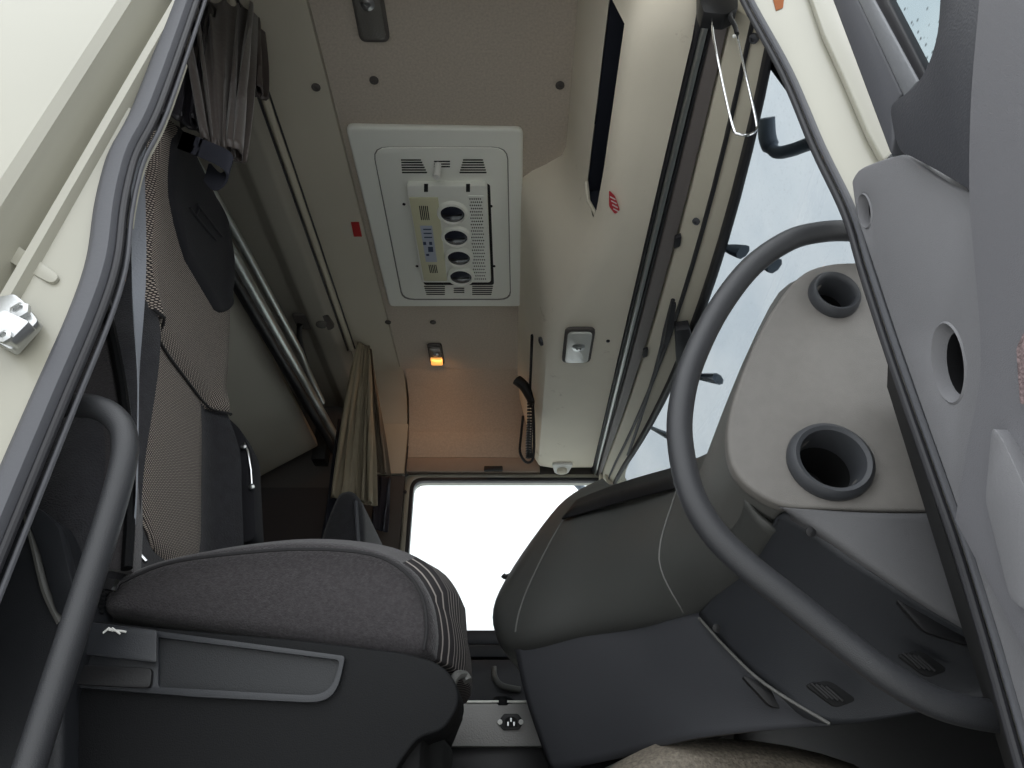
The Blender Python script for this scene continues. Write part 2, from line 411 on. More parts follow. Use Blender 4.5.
# near wall: rear side panel with pressed jamb, in cream paint
def sealx(h): # rear edge of the near door aperture
    pts = [(-.4, -.505), (.2, -.515), (.45, -.522), (.62, -.517), (.80, -.525), (.95, -.535), (1.13, -.530), (1.4, -.52)]
    for (a, b), (c, d) in zip(pts, pts[1:]):
        if h <= c: return b + (d - b) * (h - a) / (c - a)
    return pts[-1][1]
SLP = [(195, -40), (182, 0), (145, 100), (122, 145), (113, 172), (106, 205), (99, 256), (82, 308), (44, 396), (8, 480), (-60, 640), (-140, 830)]
seal_rear = [at(a, b, Y=YN - .035) for a, b in SLP]
secs = []
for i, p in enumerate(crom(seal_rear, 3)):
    o = lambda dx, y: Vector((p.x + dx, y, p.z))
    hh_ = p.z - CZ; ax_ = -.5916 + (hh_ - .607) * .1007
    q_ = lambda dx, y: Vector((ax_ + dx, y, p.z))
    secs.append([o(-0.03, .70), o(0.002, .668), o(-.02, .664), q_(.040, .657), q_(.036, .646), q_(.026, .644), q_(.016, .668), q_(.006, .668), q_(-.002, .612), q_(-.012, .602), q_(-.20, .598), q_(-1.16, .60), q_(-1.16, .72)])
g = MB(); g.loft(secs)
wall_near = struct(g.build('wall_near', M_paint, ang=14), 'cream painted rear door jamb and side panel')
# dimple and striker
g = MB(); g.prism(rpoly([at(a, b, Y=.6555) for a, b in [(-6, 244), (8, 238), (60, 276), (52, 284), (10, 262)]], .01, 3), (0, .01, 0))
g.build('pressed_dimple', M_paint, wall_near, bevel=.0015)
st = thing('door_striker', 'zinc striker plate bolted to the cream door jamb', 'door striker', at(20, 330, Y=.60))
def P(a, b, y=.655): return at(a, b, Y=y)
pl = rpoly([P(-8, 306, .652), P(20, 300, .652), P(30, 308, .652), P(44, 327, .652), P(18, 356, .652), P(0, 346, .652), P(-14, 330, .652)], .004, 3)
g = MB(); g.prism(pl, (0, -.012, 0)); g.build('plate', M_metal, st, bevel=.002)
g = MB(); g.prism(rpoly([P(-6, 330, .64), P(12, 318, .64), P(38, 330, .64), P(18, 350, .64), P(-2, 342, .64)], .004, 3), (0, -.016, 0)); g.build('latch_block', M_metal, st, bevel=.002)
g = MB(); g.lathe(P(22, 313, .64), (0, -1, 0), [(.011, 0), (.011, .006), (.006, .008), (.006, .004)], 6); g.build('bolt', M_metal, st)
g = MB(); g.lathe(P(6, 338, .624), (0, -1, 0), [(.008, 0), (.008, .004), (.004, .006), (.004, .002)], 6); g.build('bolt', M_metal, st)

# front pillar (cream) on the near side
SRP = [(725, -50), (747, 0), (786, 72), (818, 147), (849, 212), (867, 270), (889, 337), (912, 403), (943, 490), (963, 547), (993, 645), (1023, 750), (1052, 850)]
seal_front = [at(a, b, Y=YN - .01) for a, b in SRP]
secs = []
for p in crom(seal_front, 3):
    hh_ = p.z - CZ; fx = max(p.x + .003, p.x + .003 + (.492 - p.x - .003) * max(0, min(1, (hh_ - .60) / .05)))
    o = lambda x, y: Vector((x, y, p.z))
    secs.append([o(p.x + .002, .668), o(fx, .668), o(fx + .002, .672), o(fx + .006, .695), o(p.x + .004, .690)])
g = MB(); g.loft(secs); pil = struct(g.build('trim_1', M_paint), 'cream painted front door pillar')
g = MB(); g.prism(rpoly([at(a, b, Y=.668) for a, b in [(804, -12), (832, -12), (893, 153), (880, 166), (866, 140), (842, 84), (822, 40)]], .004, 2), (0, -.010, 0))
g.build('pressed_ridge', M_paint, pil, bevel=.004, seg=3)
g = MB(); g.prism(rpoly([at(a, b, Y=.6675) for a, b in [(772, -4), (784, -2), (783, 8), (776, 11)]], .002, 2), (0, -.0006, 0)); g.build('rust_spot', M_rust, pil)
# header above the near door aperture (above the frame)
g = MB(); g.bb(-1.75, .62, .60, .68, 1.30, CEIL + .06); struct(g.build('trim_2', M_paint), 'cream painted door header')
# near front corner pillar inside, behind the front seal
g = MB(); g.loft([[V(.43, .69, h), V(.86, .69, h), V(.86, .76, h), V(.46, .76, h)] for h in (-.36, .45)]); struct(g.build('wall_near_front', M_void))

# door seals: wide rubber lip at the rear, bead at the front
sr = thing('trim_3', None, None, (0, YN, CZ)); struct(sr, 'grey rubber door seal along the rear pillar')
def lipsec(path, prof):
    out = []
    for p in path: out.append([Vector((p.x + a, b, p.z)) for a, b in prof])
    return out
ps = crom(seal_rear, 6)
g = MB(); g.loft(lipsec(ps, [(-.020, .662), (-.018, .650), (-.007, .642), (.009, .643), (.014, .654), (.012, .668)])); g.build('seal_lip', M_seal, sr, ang=50)
g = MB(); g.tube([p + Vector((.016, .010, 0)) for p in ps], .005, 10); g.build('seal_bead', M_sealdk, sr)
g = MB(); g.tube([p + Vector((.022, .020, 0)) for p in ps], .003, 8); g.build('bead_trim', M_seal, sr)
g = MB(); g.loft(lipsec([p for p in ps if .62 < p.z - CZ < .98], [(.014, .672), (.020, .668), (.022, .674), (.016, .678)])); g.build('pinch_flange', M_paint, sr)
sf = thing('trim_4', None, None, (0.4, YN, CZ)); struct(sf, 'grey rubber door seal along the front pillar')
ps = crom(seal_front, 6)
g = MB(); g.tube([p + Vector((.004, -.002, 0)) for p in ps], .0048, 10); g.build('seal_lip', M_seal, sf)
g = MB(); g.tube([p + Vector((-.004, .004, 0)) for p in ps], .0045, 10); g.build('seal_bead', M_sealdk, sf)

# ------------------------------------------------------------------ windscreen and its surround
def BOW(y): return .062 * max(-.5, 1 - ((y - 1.62) / .88) ** 2)
ws = []
for k in range(17):
    y = .72 + (2.82 - .72) * k / 16; bow = BOW(y)
    ws.append([V(.455 + bow, y, 1.18), V(.56 + bow, y, .85), V(.66 + bow, y, .5)])
g = MB(); g.loft(ws, closed=False, caps=False)
struct(g.build('window_1', M_glassws, solid=.004), 'wet windscreen')
# surround: strips running across the cab above the glass, profile from console edge to glass
hdr = thing('trim_5', None, None, V(.42, 1.8, 1.25)); struct(hdr, 'layered trim above the windscreen')
def strip(prof, name, m, y0=.76, y1=YF, bevel=.002, taper=True):
    g = MB(); secs = []
    for k in range(17):
        t = k / 16; y = y0 + (y1 - y0) * t
        B_ = BOW(y)
        secs.append([V(.36 + (a - .36) * (1 + B_ / .1) if a > .36 else a, y, b) for a, b in prof])
    g.loft(secs); return g.build(name, m, hdr, bevel=bevel)
strip([(.341, 1.285), (.348, 1.264), (.354, 1.264), (.358, 1.29), (.36, 1.4), (.341, 1.4)], 'blind_groove', M_sealdk)
strip([(.354, 1.275), (.356, 1.254), (.364, 1.252), (.368, 1.275)], 'blind_rail', M_alu)
strip([(.366, 1.29), (.367, 1.257), (.371, 1.256), (.374, 1.29)], 'rail_gap', M_sealdk)
strip([(.371, 1.29), (.373, 1.252), (.392, 1.236), (.395, 1.29)], 'roller_cover', mat('roller_cover_plastic', (112, 106, 104), .5))
strip([(.394, 1.30), (.396, 1.234), (.402, 1.228), (.425, 1.200), (.447, 1.180), (.455, 1.185), (.46, 1.30)], 'header_beam', M_beigeclean, bevel=.004)
strip([(.419, 1.215), (.421, 1.198), (.425, 1.194), (.428, 1.21)], 'glass_bead', M_sealdk)
strip([(.446, 1.185), (.448, 1.166), (.454, 1.160), (.460, 1.164), (.464, 1.20)], 'glass_seal', M_sealdk)
for a, b in [(755, 39), (697, 222), (678, 236)][:2]:
    p = at(a, b, h=1.19); g = MB(); g.lathe(p + Vector((0, 0, .004)), (-.6, 0, -.8), [(.009, 0), (.009, .006), (.004, .008), (.004, .005)], 14); g.build('screw_cap', M_seal, hdr)
for a, b in [(677, 238), (645, 350), (623, 432)]:
    p = at(a, b, h=1.235); g = MB()
    g.prism(rpoly([p + Vector((.006, -.02, 0)), p + Vector((.010, .018, 0)), p + Vector((-.004, .028, 0)), p + Vector((-.008, -.01, 0))], .004, 3), (0, 0, -.012)); g.build('clip', M_sealdk, hdr, bevel=.002)
# blind pull bracket at the middle of the glass top
g = MB(); g.prism(rpoly([at(a, b, h=1.165) for a, b in [(674, 322), (688, 320), (693, 338), (688, 362), (676, 362)]], .004, 3), (0, 0, -.03)); g.build('camera_bracket', M_sealdk, hdr, bevel=.003)
g = MB(); g.tube([at(a, b, h=1.17) for a, b in [(673, 300), (665, 330), (662, 345), (655, 372), (640, 420), (628, 455)]], .006, 8); g.build('wiring', M_sealdk, hdr)
g = MB(); g.prism(rpoly([at(a, b, h=1.162) for a, b in [(671, 300), (676, 302), (669, 340), (663, 342)]], .002, 2), (0, 0, -.012)); g.build('clip', M_sealdk, hdr, bevel=.002)
# far corner gusset
g = MB(); g.prism(rpoly([at(a, b, Y=2.82) for a, b in [(600, 466), (632, 455), (626, 470), (622, 500), (600, 505)]], .01, 3), (0, .06, 0)); g.build('corner_gusset', M_beigeclean, hdr, bevel=.006)
g = MB(); g.loft([[V(.385, 2.78, 1.22), V(.425, 2.78, 1.22), V(.43, 2.88, 1.22), V(.38, 2.88, 1.22)], [V(.56, 2.78, .5), V(.61, 2.78, .5), V(.62, 2.88, .5), V(.55, 2.88, .5)]])
struct(g.build('trim_6', M_beigeclean), 'far front pillar')
# near front pillar, black
g = MB(); g.loft([[V(.44, .78, 1.3), V(.50, .78, 1.3), V(.50, .84, 1.3), V(.44, .84, 1.3)], [V(.66, .78, .55), V(.74, .78, .55), V(.74, .85, .55), V(.66, .85, .55)]])
struct(g.build('trim_7', M_sealdk), 'near front pillar inner trim')

# things outside the windscreen: sun visor brackets and front mirror arm
GN = Vector((.68, 0, .205)).normalized(); GP = Vector((.53, 0, 1.18 + CZ))
for (a0, b0), (a1, b1), wd in [((722, 247), (743, 252), .010), ((754, 258), (775, 266), .010), ((692, 376), (718, 379), .012), ((652, 428), (676, 440), .016)]:
    p, q = hit(a0, b0, GP, GN), hit(a1, b1, GP, GN)
    g = MB(); d = (q - p); L_ = d.length
    g.tube([p, p + d * .35, p + d * .6, q], (lambda t: (.007 + .006 * t, .008 + .012 * t)), 8)
    tag(g.build('visor_bracket', M_mirror), {722: 'grey sun visor bracket outside the windscreen nearest the roof edge, uppermost left', 754: 'short grey visor bracket outside the windscreen nearest the curved grab bar top', 692: 'grey visor bracket outside the windscreen beside the black camera bracket', 652: 'grey visor bracket outside the windscreen, lowest and farthest'}[a0], 'bracket', 'sun visor brackets')
g = MB(); g.tube(crom([hit(a, b, GP + Vector((.015, 0, 0)), GN) for a, b in [(766, 118), (768, 140), (776, 152), (792, 150), (812, 143), (840, 138)]], 5), (lambda t: .013 if t > .3 else .018), 12)
tag(g.build('front_mirror_arm', M_mirror), 'blue-grey front mirror arm outside the top of the windscreen', 'mirror arm')

# ------------------------------------------------------------------ overhead console along the windscreen
con = thing('overhead_console', 'large beige overhead storage console above the windscreen', 'console', V(.25, 1.8, 1.3))
near = [(.155, 1.66), (.170, 1.52), (.196, 1.41), (.218, 1.315), (.228, 1.285), (.248, 1.270), (.29, 1.266), (.343, 1.268), (.345, 1.30), (.345, 1.66)]
far = [(.022, 1.66), (.050, 1.52), (.078, 1.40), (.092, 1.33), (.098, 1.30), (.112, 1.275), (.16, 1.266), (.343, 1.268), (.345, 1.30), (.345, 1.66)]
def sm(t): t = max(0, min(1, t)); return t * t * (3 - 2 * t)
ys = [.76, .77, .79, .84, .92, 1.05, 1.2, 1.34] + [1.34 + .03 * k for k in range(1, 15)] + [1.8, 1.9, 2.1, 2.3, 2.5, 2.7, 2.80, 2.84, 2.855]
secs = []
for y in ys:
    sec = []
    for j, ((a, b), (c, d)) in enumerate(zip(near, far)):
        lo = 1.44 - .05 * min(j, 3); hi = 1.56 + .07 * min(j, 5)
        t = sm((y - lo) / (hi - lo)); x, h = a + (c - a) * t, b + (d - b) * t
        e = max(0, (.84 - y) / .08); e2 = max(0, (y - 2.80) / .055)
        ee = max(e, e2) ** 2
        if h < 1.6: h += (.03 if y < 1 else .02) * ee
        if x < .3: x += .02 * ee
        sec.append(V(x, y, h))
    secs.append(sec)
g = MB(); g.loft(secs, skip=lambda i, j: j == 2 and 3 <= i <= 7)
g.build('shell', M_beige, con, ang=50)
# open slot pocket
pk = []
for y, k in [(.84, .0), (.9, .55), (1.05, .9), (1.2, 1), (1.345, 1)]:
    pass
g = MB(); g.loft([[V(.199, y, 1.415), V(.221, y, 1.31), V(.33, y, 1.30), V(.33, y, 1.43)] for y in (.835, 1.375)])
pocket = g
bm_ = MB(); bm_.v = pocket.v; bm_.f = [f for f in pocket.f if not (len(f) == 4 and set(f) == {0, 1, 5, 4})]
lab(bm_.build('slot', mat('slot_blue_black', (26, 30, 42), .7), con), 'dark open slot along the console')
# rim where the slot ends
g = MB(); g.tube([V(.193, 1.34, 1.415), V(.20, 1.375, 1.38), V(.218, 1.375, 1.33)], .006, 8); g.build('slot_rim', M_beigeclean, con)
g = MB(); g.prism(rpoly([at(a, b, h=1.47) for a, b in [(594, 100), (597, 100), (596, 124), (592, 124)]], .002, 2), (0, 0, .05)); g.build('catch', M_sealdk, con)
# far part: narrow door gap and key hole
g = MB(); g.tube([V(.070, 2.05, 1.42), V(.072, 2.5, 1.42)], .006, 8); g.build('door_gap', M_slot, con)
g = MB(); g.lathe(at(542, 341, X=.078), (-1, 0, -.3), [(.012, 0), (.012, .006), (.006, .008), (.005, .004)], 14); g.build('latch', M_sealdk, con)
g = MB(); g.lathe(at(608, 341, h=1.266), (0, 0, -1), [(.006, -.001), (.006, .002), (.003, .003)], 12); g.build('screw_cap', M_sealdk, con)
# red lettered sticker
p = at(612, 203, h=1.262)
cen = at(612, 203, X=.232)
stk = MB(); stk.prism(rpoly([at(a, b, h=1.262) for a, b in [(609, 190), (615, 196), (620, 210), (615, 214), (609, 206)]], .006, 3), (0, 0, -.0012))
s_ = stk.build('warning_sticker', M_redpk); tag(s_, 'small red sticker with white writing at the end of the console slot', 'sticker')
for k in range(4):
    a = 611 + k * 1.1; b = 196 + k * 4
    g = MB(); g.prism([at(a - 1, b, h=1.2606), at(a + 4.5, b + 3, h=1.2606), at(a + 4.5, b + 4.2, h=1.2606), at(a - 1, b + 1.2, h=1.2606)], (0, 0, -.0004)); g.build('print_line', M_white, s_)

# ------------------------------------------------------------------ lamps
def lamp(px, py, w, l, base, lens, m_frame, label, h0, amber=False, knob=True):
    c = at(px, py, h=h0); t = thing('dome_lamp', label, 'lamp', c, 'interior lamps')
    def rr(x0, x1, y0, y1, z, r): return rpoly([c + Vector((x0, y0, z)), c + Vector((x1, y0, z)), c + Vector((x1, y1, z)), c + Vector((x0, y1, z))], r, 4)
    g = MB(); g.prism(rr(-w / 2, w / 2, -l / 2, l / 2, .001, w * .25), (0, 0, -.012)); g.build('frame', m_frame, t, bevel=.003)
    if amber:
        g = MB(); g.prism(rr(-w * .40, w * .40, -l * .42, l * .06, -.009, w * .12), (0, 0, -.010)); g.build('lens', lens, t, bevel=.003)
        g = MB(); g.prism(rr(-w * .40, w * .40, l * .10, l * .44, -.009, w * .12), (0, 0, -.012)); lab(g.build('lit_lens', M_amber, t, bevel=.003), 'glowing amber lens')
    else:
        g = MB(); g.prism(rr(-w * .41, w * .41, -l * .44, l * .44, -.009, w * .2), (0, 0, -.010)); g.build('lens', lens, t, bevel=.004)
    if knob:
        g = MB(); g.lathe(c + Vector((0, -l * .12 if amber else -l * .05, -.017)), (0, 0, -1), [(w * .22, 0), (w * .22, .004), (w * .10, .007), (w * .08, .003)], 16); g.build('switch', M_metal, t)
    return t
l1 = lamp(369, 3, .075, .19, None, M_lensdk, M_darktaupe, 'unlit grey lamp on the ceiling at the top edge, before the roof hatch', CEIL)
l2 = lamp(436, 353, .060, .150, None, M_lensdk, M_darktaupe, 'ceiling lamp with its amber half lit, beyond the roof hatch', CEIL, amber=True)
l3 = lamp(578, 344, .092, .19, None, M_lens, M_darktaupe, 'clear oval lamp under the beige overhead console', 1.266)
pl_ = bpy.data.lights.new('amber_lamp_light', 'AREA'); pl_.shape = 'RECTANGLE'; pl_.size = .05; pl_.size_y = .05; pl_.energy = 0.19; pl_.color = (1, .50, .22)
po = bpy.data.objects.new('amber_lamp_light', pl_); COL.objects.link(po); cc = at(437, 360, h=CEIL - .03); po.location = cc
po.parent = l2; po.matrix_parent_inverse = Matrix.Translation(l2.location).inverted(); po.rotation_euler = (math.radians(35), 0, 0)
# coat hook under console
hk = thing('coat_hook', 'pale swivel coat hook under the far end of the console', 'hook', at(562, 468, h=1.268))
c = at(562, 466, h=1.268)
g = MB(); g.prism(rpoly([c + Vector((a, b, 0)) for a, b in [(-.045, -.04), (.045, -.04), (.03, .05), (0, .075), (-.03, .05)]], .015, 4), (0, 0, -.012)); g.build('base', M_white, hk, bevel=.003)
g = MB(); g.lathe(c + Vector((0, .01, -.012)), (0, 0, -1), [(.022, 0), (.022, .012), (.012, .018)], 16); g.build('hook', M_beigeclean, hk)

# reading lamp at the bunk
rl = thing('reading_lamp', 'dark bunk reading lamp on the sleeping compartment ceiling', 'lamp', at(312, 320, h=1.595))
c = at(314, 320, h=1.598)
g = MB(); g.prism(rpoly([c + Vector((a, b, 0)) for a, b in [(-.07, -.05), (.06, -.05), (.075, .03), (.05, .05), (-.07, .04)]], .015, 4), (0, 0, -.015)); g.build('base', M_darktaupe, rl, bevel=.004)
g = MB(); g.tube(crom([c + Vector((-.05, .0, -.02)), c + Vector((-.06, .05, -.05)), c + Vector((-.05, .12, -.10)), c + Vector((-.045, .20, -.14))], 4), .010, 10); g.build('arm', M_black, rl)
g = MB(); g.lathe(c + Vector((.03, .0, -.015)), (0, 0, -1), [(.02, 0), (.02, .01), (.01, .014)], 14); g.build('lamp_head', M_lensdk, rl)

# ------------------------------------------------------------------ roof hatch panel with cooling unit
HB = CEIL
hc = thing('roof_hatch', 'pale grey roof hatch panel with round air vents on the ceiling', 'roof hatch', at(450, 215, h=CEIL))
def H(a, b, d=0): return at(a, b, h=HB - d)
def hp(pts, d0, d1, name, m, r=.01, bevel=.003, parent=None, seg=2):
    # outline read on the panel face at depth d0, then extruded upward or downward in plan
    L0 = rpoly([H(a, b, d0) for a, b in pts], r, 4)
    g = MB(); g.prism([p for p in L0], (0, 0, d0 - d1)); return g.build(name, m, parent or hc, bevel=bevel, seg=seg)
hp([(345, 127), (523, 130), (522, 307), (389, 307)], .022, 0.0, 'frame', M_hatch, .022, .008, seg=3)
hp([(372, 147), (508, 147), (511, 300), (402, 300)], .0235, .018, 'frame_groove', mat('groove_grey', (120, 120, 116), .7), .045, .0)
hp([(373, 148), (507, 148), (510, 299), (403, 299)], .027, .018, 'inner_cover', M_hatch, .045, .002)
unit = hp([(406, 186), (487, 186), (491, 283), (422, 283)], .050, .026, 'cooling_unit', M_hatch, .012, .005)
hp([(408, 185), (490, 184), (494, 285), (424, 285)], .0285, .026, 'unit_gap', M_slot, .012, .0)
hp([(409, 198), (438, 198), (447, 281), (424, 281)], .053, .049, 'control_strip', M_hatch2, .004, .001)
def slot(pts, d, parent=hc, name='louvre_slot'): return hp(pts, d, d - .002, name, M_slot, 0, 0, parent)
for k in range(6):
    t = k / 5; y = 159.5 + 2.5 * k
    slot([(401 + .2 * k, y), (421 + 1.2 * k, y), (421 + 1.2 * k, y + 1.2), (401 + .2 * k, y + 1.2)], .028)
    slot([(463 - 0.7 * k, y), (483 + .7 * k, y), (483 + .7 * k, y + 1.2), (463 - .7 * k, y + 1.2)], .028)
for k in range(3): slot([(434, 161 + 2.6 * k), (450, 161 + 2.6 * k), (450, 162.2 + 2.6 * k), (434, 162.2 + 2.6 * k)], .028)
for k in range(5):
    y = 286 + 2.0 * k
    slot([(424 + .6 * k, y), (445, y), (444.6, y + .9), (424 + .6 * k, y + .9)], .028)
    slot([(472, y), (493 - .4 * k, y), (493 - .4 * k, y + .9), (472.5, y + .9)], .028)
    if 0 < k < 4: slot([(454, y), (464, y), (464.4, y + .9), (453.6, y + .9)], .028)
for k in range(5):
    slot([(419 + 1.9 * k, 206), (420 + 1.9 * k, 206), (422 + 1.9 * k, 220), (421 + 1.9 * k, 220)], .054, unit, 'control_slot')
    slot([(428.5 + 1.7 * k, 265), (429.4 + 1.7 * k, 265), (431 + 1.7 * k, 273), (430.1 + 1.7 * k, 273)], .054, unit, 'control_slot')
lbl = hp([(420, 226), (432, 226), (437, 262), (426, 262)], .0545, .052, 'label', M_label, 0, 0, unit)
for (a, b, c2, d2) in [(423, 242, 426, 245), (429, 242, 432, 245), (428, 247, 433, 252), (426, 254, 429, 256), (423, 229, 431, 230), (423.5, 233, 431.5, 234), (424, 237, 432, 238)]:
    slot([(a, b), (c2, b), (c2 + .3, d2), (a + .3, d2)], .0552, unit, 'label_print').data.materials[0] = M_labeltx
for (a, b) in [(452.5, 212.5), (456, 236), (459, 256.5), (461, 275.5)]:
    c = H(a, b, .050); g = MB(); R = .046
    g.lathe(c, (0, 0, -1), [(R * 1.05, 0), (R * 1.05, .006), (R * .98, .012), (R * .84, .013), (R * .80, .006), (R * .7, .002)], 28)
    ob = g.build('air_vent', M_hatch, hc, ang=50)
    g = MB(); g.lathe(c + Vector((0, 0, -.0035)), (0, 0, -1), [(R * .82, 0), (R * .82, .002), (R * .6, .006), (R * .3, .009), (.001, .010)], 24); g.build('vent_ball', mat('vent_ball_plastic', (44, 47, 58), .25), ob)
    g = MB(); g.box(c + Vector((0, 0, -.012)), (R * 1.3, .0035, .004)); g.build('vent_blade', M_slot, ob)
# perforated grille: plate with rows of dark holes, too small to count one by one
gr = hp([(468, 196), (484, 196), (489, 281), (474, 281)], .0525, .049, 'grille', M_hatch, .002, .0006)
g = MB()
for i in range(26):
    for j in range(6):
        t = i / 25; y = 199 + 80 * t; x = 470 + 4 * t + (12.5) * (j + .5 * (i % 2)) / 6
        c = H(x, y, .0532); r = .0026
        g.add([c + Vector((r, 0, 0)), c + Vector((0, r * 1.6, 0)), c + Vector((-r, 0, 0)), c + Vector((0, -r * 1.6, 0)), c + Vector((0, 0, .001))], [(0, 1, 2, 3), (0, 1, 4), (1, 2, 4), (2, 3, 4), (3, 0, 4)])
ho = g.build('grille_holes', M_slot, gr, smooth=False); ho['kind'] = 'stuff'
# handle pin
c = H(438, 164, .026); g = MB(); g.tube([c, c + Vector((0, 0, -.03)), c + Vector((-.002, .0, -.055))], .010, 12); lab(g.build('handle', M_white, hc), 'short white hatch handle')
for a, b in [(404, 204), (491, 206), (417, 266), (494, 266)]:
    g = MB(); g.lathe(H(a, b, .027), (0, 0, -1), [(.005, 0), (.005, .002), (.002, .003)], 10); g.build('screw', M_slot, hc)
for a in (424, 466):
    hp([(a, 185), (a + 4, 185), (a + 4, 192), (a, 192)], .051, .046, 'unit_clip', M_slot, .001, 0)
# red ceiling label
g = MB(); g.prism([at(a, b, h=CEIL - .003) for a, b in [(351, 222), (359, 222), (362, 236), (354, 236)]], (0, 0, -.003)); tag(g.build('ceiling_label', M_red), 'small red rectangular label on the ceiling left of the roof hatch', 'label')

# ------------------------------------------------------------------ curtain rail and curtains
rail = thing('curtain_rail', 'long dark double curtain rail along the ceiling behind the seats', 'curtain rail', V(-.66, 1.6, 1.63))
for dx, dz, m, nm, r in [(0, .0, M_headsm, 'rail_body', .010), (-.016, -.005, M_sealdk, 'rail_groove', .005), (.014, .004, M_sealdk, 'rail_edge', .003), (-.03, -.004, M_headsm, 'rear_lip', .007)]:
    g = MB(); g.tube([V(-.655 + dx, .75, 1.628 + dz), V(-.655 + dx, 2.45, 1.628 + dz)], (lambda t: (r, r)), 8); g.build(nm, m, rail)
# far curtain, gathered, beige
ct = thing('curtain', 'beige pleated curtain gathered at the far end of the rail', 'curtain', V(-.62, 2.5, .8))
def curtain(topc, botc, wt, wb, amp, n, m, parent, name, ph=0.0, waist=None, hang=0.0):
    rows = []
    for i in range(25):
        t = i / 24; c = topc.lerp(botc, t) ; w = wt + (wb - wt) * t
        if waist: w *= 1 - waist[1] * math.exp(-((t - waist[0]) / .12) ** 2)
        row = []
        for j in range(n * 8 + 1):
            u = j / (n * 8); a = 2 * PI * u * n + ph + .9 * math.sin(3 * t + 5 * u)
            A = amp * (.55 + .45 * math.sin(7 * u + 2 * t)) * (.4 + .6 * min(1, t * 5))
            row.append(c + Vector((math.sin(a) * A * .6 + (u - .5) * w * .9, (u - .5) * w * .5 + math.cos(a) * A, -.02 * hang * math.sin(9 * u))))
        rows.append(row)
    g = MB(); g.loft(rows, closed=False, caps=False); return g.build(name, m, parent, solid=.003, ang=80)
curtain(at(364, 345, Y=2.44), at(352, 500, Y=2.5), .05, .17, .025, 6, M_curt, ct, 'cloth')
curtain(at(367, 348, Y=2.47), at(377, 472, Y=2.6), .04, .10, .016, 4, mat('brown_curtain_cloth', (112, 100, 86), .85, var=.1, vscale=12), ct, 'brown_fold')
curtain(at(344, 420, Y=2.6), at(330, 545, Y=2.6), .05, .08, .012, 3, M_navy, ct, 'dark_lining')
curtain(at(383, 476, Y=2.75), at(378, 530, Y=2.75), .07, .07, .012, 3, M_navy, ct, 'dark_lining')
# near curtain, dark satin, tied up
cn = thing('curtain', 'dark satin curtain bundled and tied up behind the near seat', 'curtain', V(-.62, .95, 1.2))
curtain(at(215, -45, Y=.98), at(222, 150, Y=.95), .22, .07, .020, 6, M_curtdk, cn, 'cloth')
curtain(at(198, -40, Y=1.00), at(203, 130, Y=.99), .20, .10, .022, 5, mat('black_satin', (44, 42, 46), .35), cn, 'inner_fold')
curtain(at(238, -20, Y=1.02), at(248, 88, Y=1.05), .12, .07, .02, 4, mat('dark_satin_cloth', (74, 66, 64), .4), cn, 'loose_fold')
curtain(at(178, -10, Y=.92), at(176, 118, Y=.95), .16, .10, .02, 4, mat('black_satin', (34, 33, 38), .35), cn, 'inner_fold')
g = MB()
pth = crom([at(180, 140, Y=.90), at(200, 148, Y=.90), at(225, 160, Y=.90), at(228, 172, Y=.91), at(217, 182, Y=.92), at(206, 172, Y=.93)], 5)
g.loft([[p + Vector((0, 0, .022)), p + Vector((.004, .0, .022)), p + Vector((.004, 0, -.022)), p + Vector((0, 0, -.022))] for p in pth]); lab(g.build('tie_strap', M_navy, cn), 'black tie strap')

# ------------------------------------------------------------------ upper bunk (folded, tilted), tubes at its front edge
bk = thing('upper_bunk', 'grey upper bunk tilted down to the rear with aluminium rails', 'bunk', V(-.9, 2.0, 1.3))
g = MB(); g.loft([[V(-.835, y, 1.36), V(-1.22, y, 1.115), V(-1.70, y, .82), V(-1.70, y, .88), V(-1.20, y, 1.20), V(-.85, y, 1.40)] for y in (.72, 2.80)])
g.build('base_panel', mat('bunk_board', (186, 182, 170), .7, bump=.2, bscale=200), bk, bevel=.006)
def tb(a, b, h, dz, r, m, name, y0=None, y1=None):
    g = MB(); g.tube([at(a[0], a[1], h=h), at(b[0], b[1], h=h)], r, 14); return g.build(name, m, bk)
tb((178, 160), (338, 443), 1.37, 0, .020, M_alu, 'front_tube')
tb((206, 232), (338, 456), 1.335, 0, .018, M_black, 'lower_beam')
tb((143, 108), (160, 140), 1.42, 0, .004, M_chrome, 'cable')
g = MB(); g.tube([at(185, 145, h=1.42), at(241, 243, h=1.42), at(300, 352, h=1.42), at(306, 368, h=1.42), at(322, 402, h=1.40)], .013, 12); g.build('safety_rail', M_alu, bk)
for a, b in [(251, 303), (284, 362), (207, 226)]:
    d = (at(338, 443, h=1.37) - at(178, 160, h=1.37)).normalized(); c = at(a, b, h=1.365)
    g = MB(); g.tube([c - d * .006, c + d * .006], .022, 16); g.build('tube_clip', M_black, bk)
g = MB(); g.bb(-.86, -.80, 2.80, 2.88, 1.30, 1.46); g.build('hinge_bracket', M_black, bk, bevel=.006)

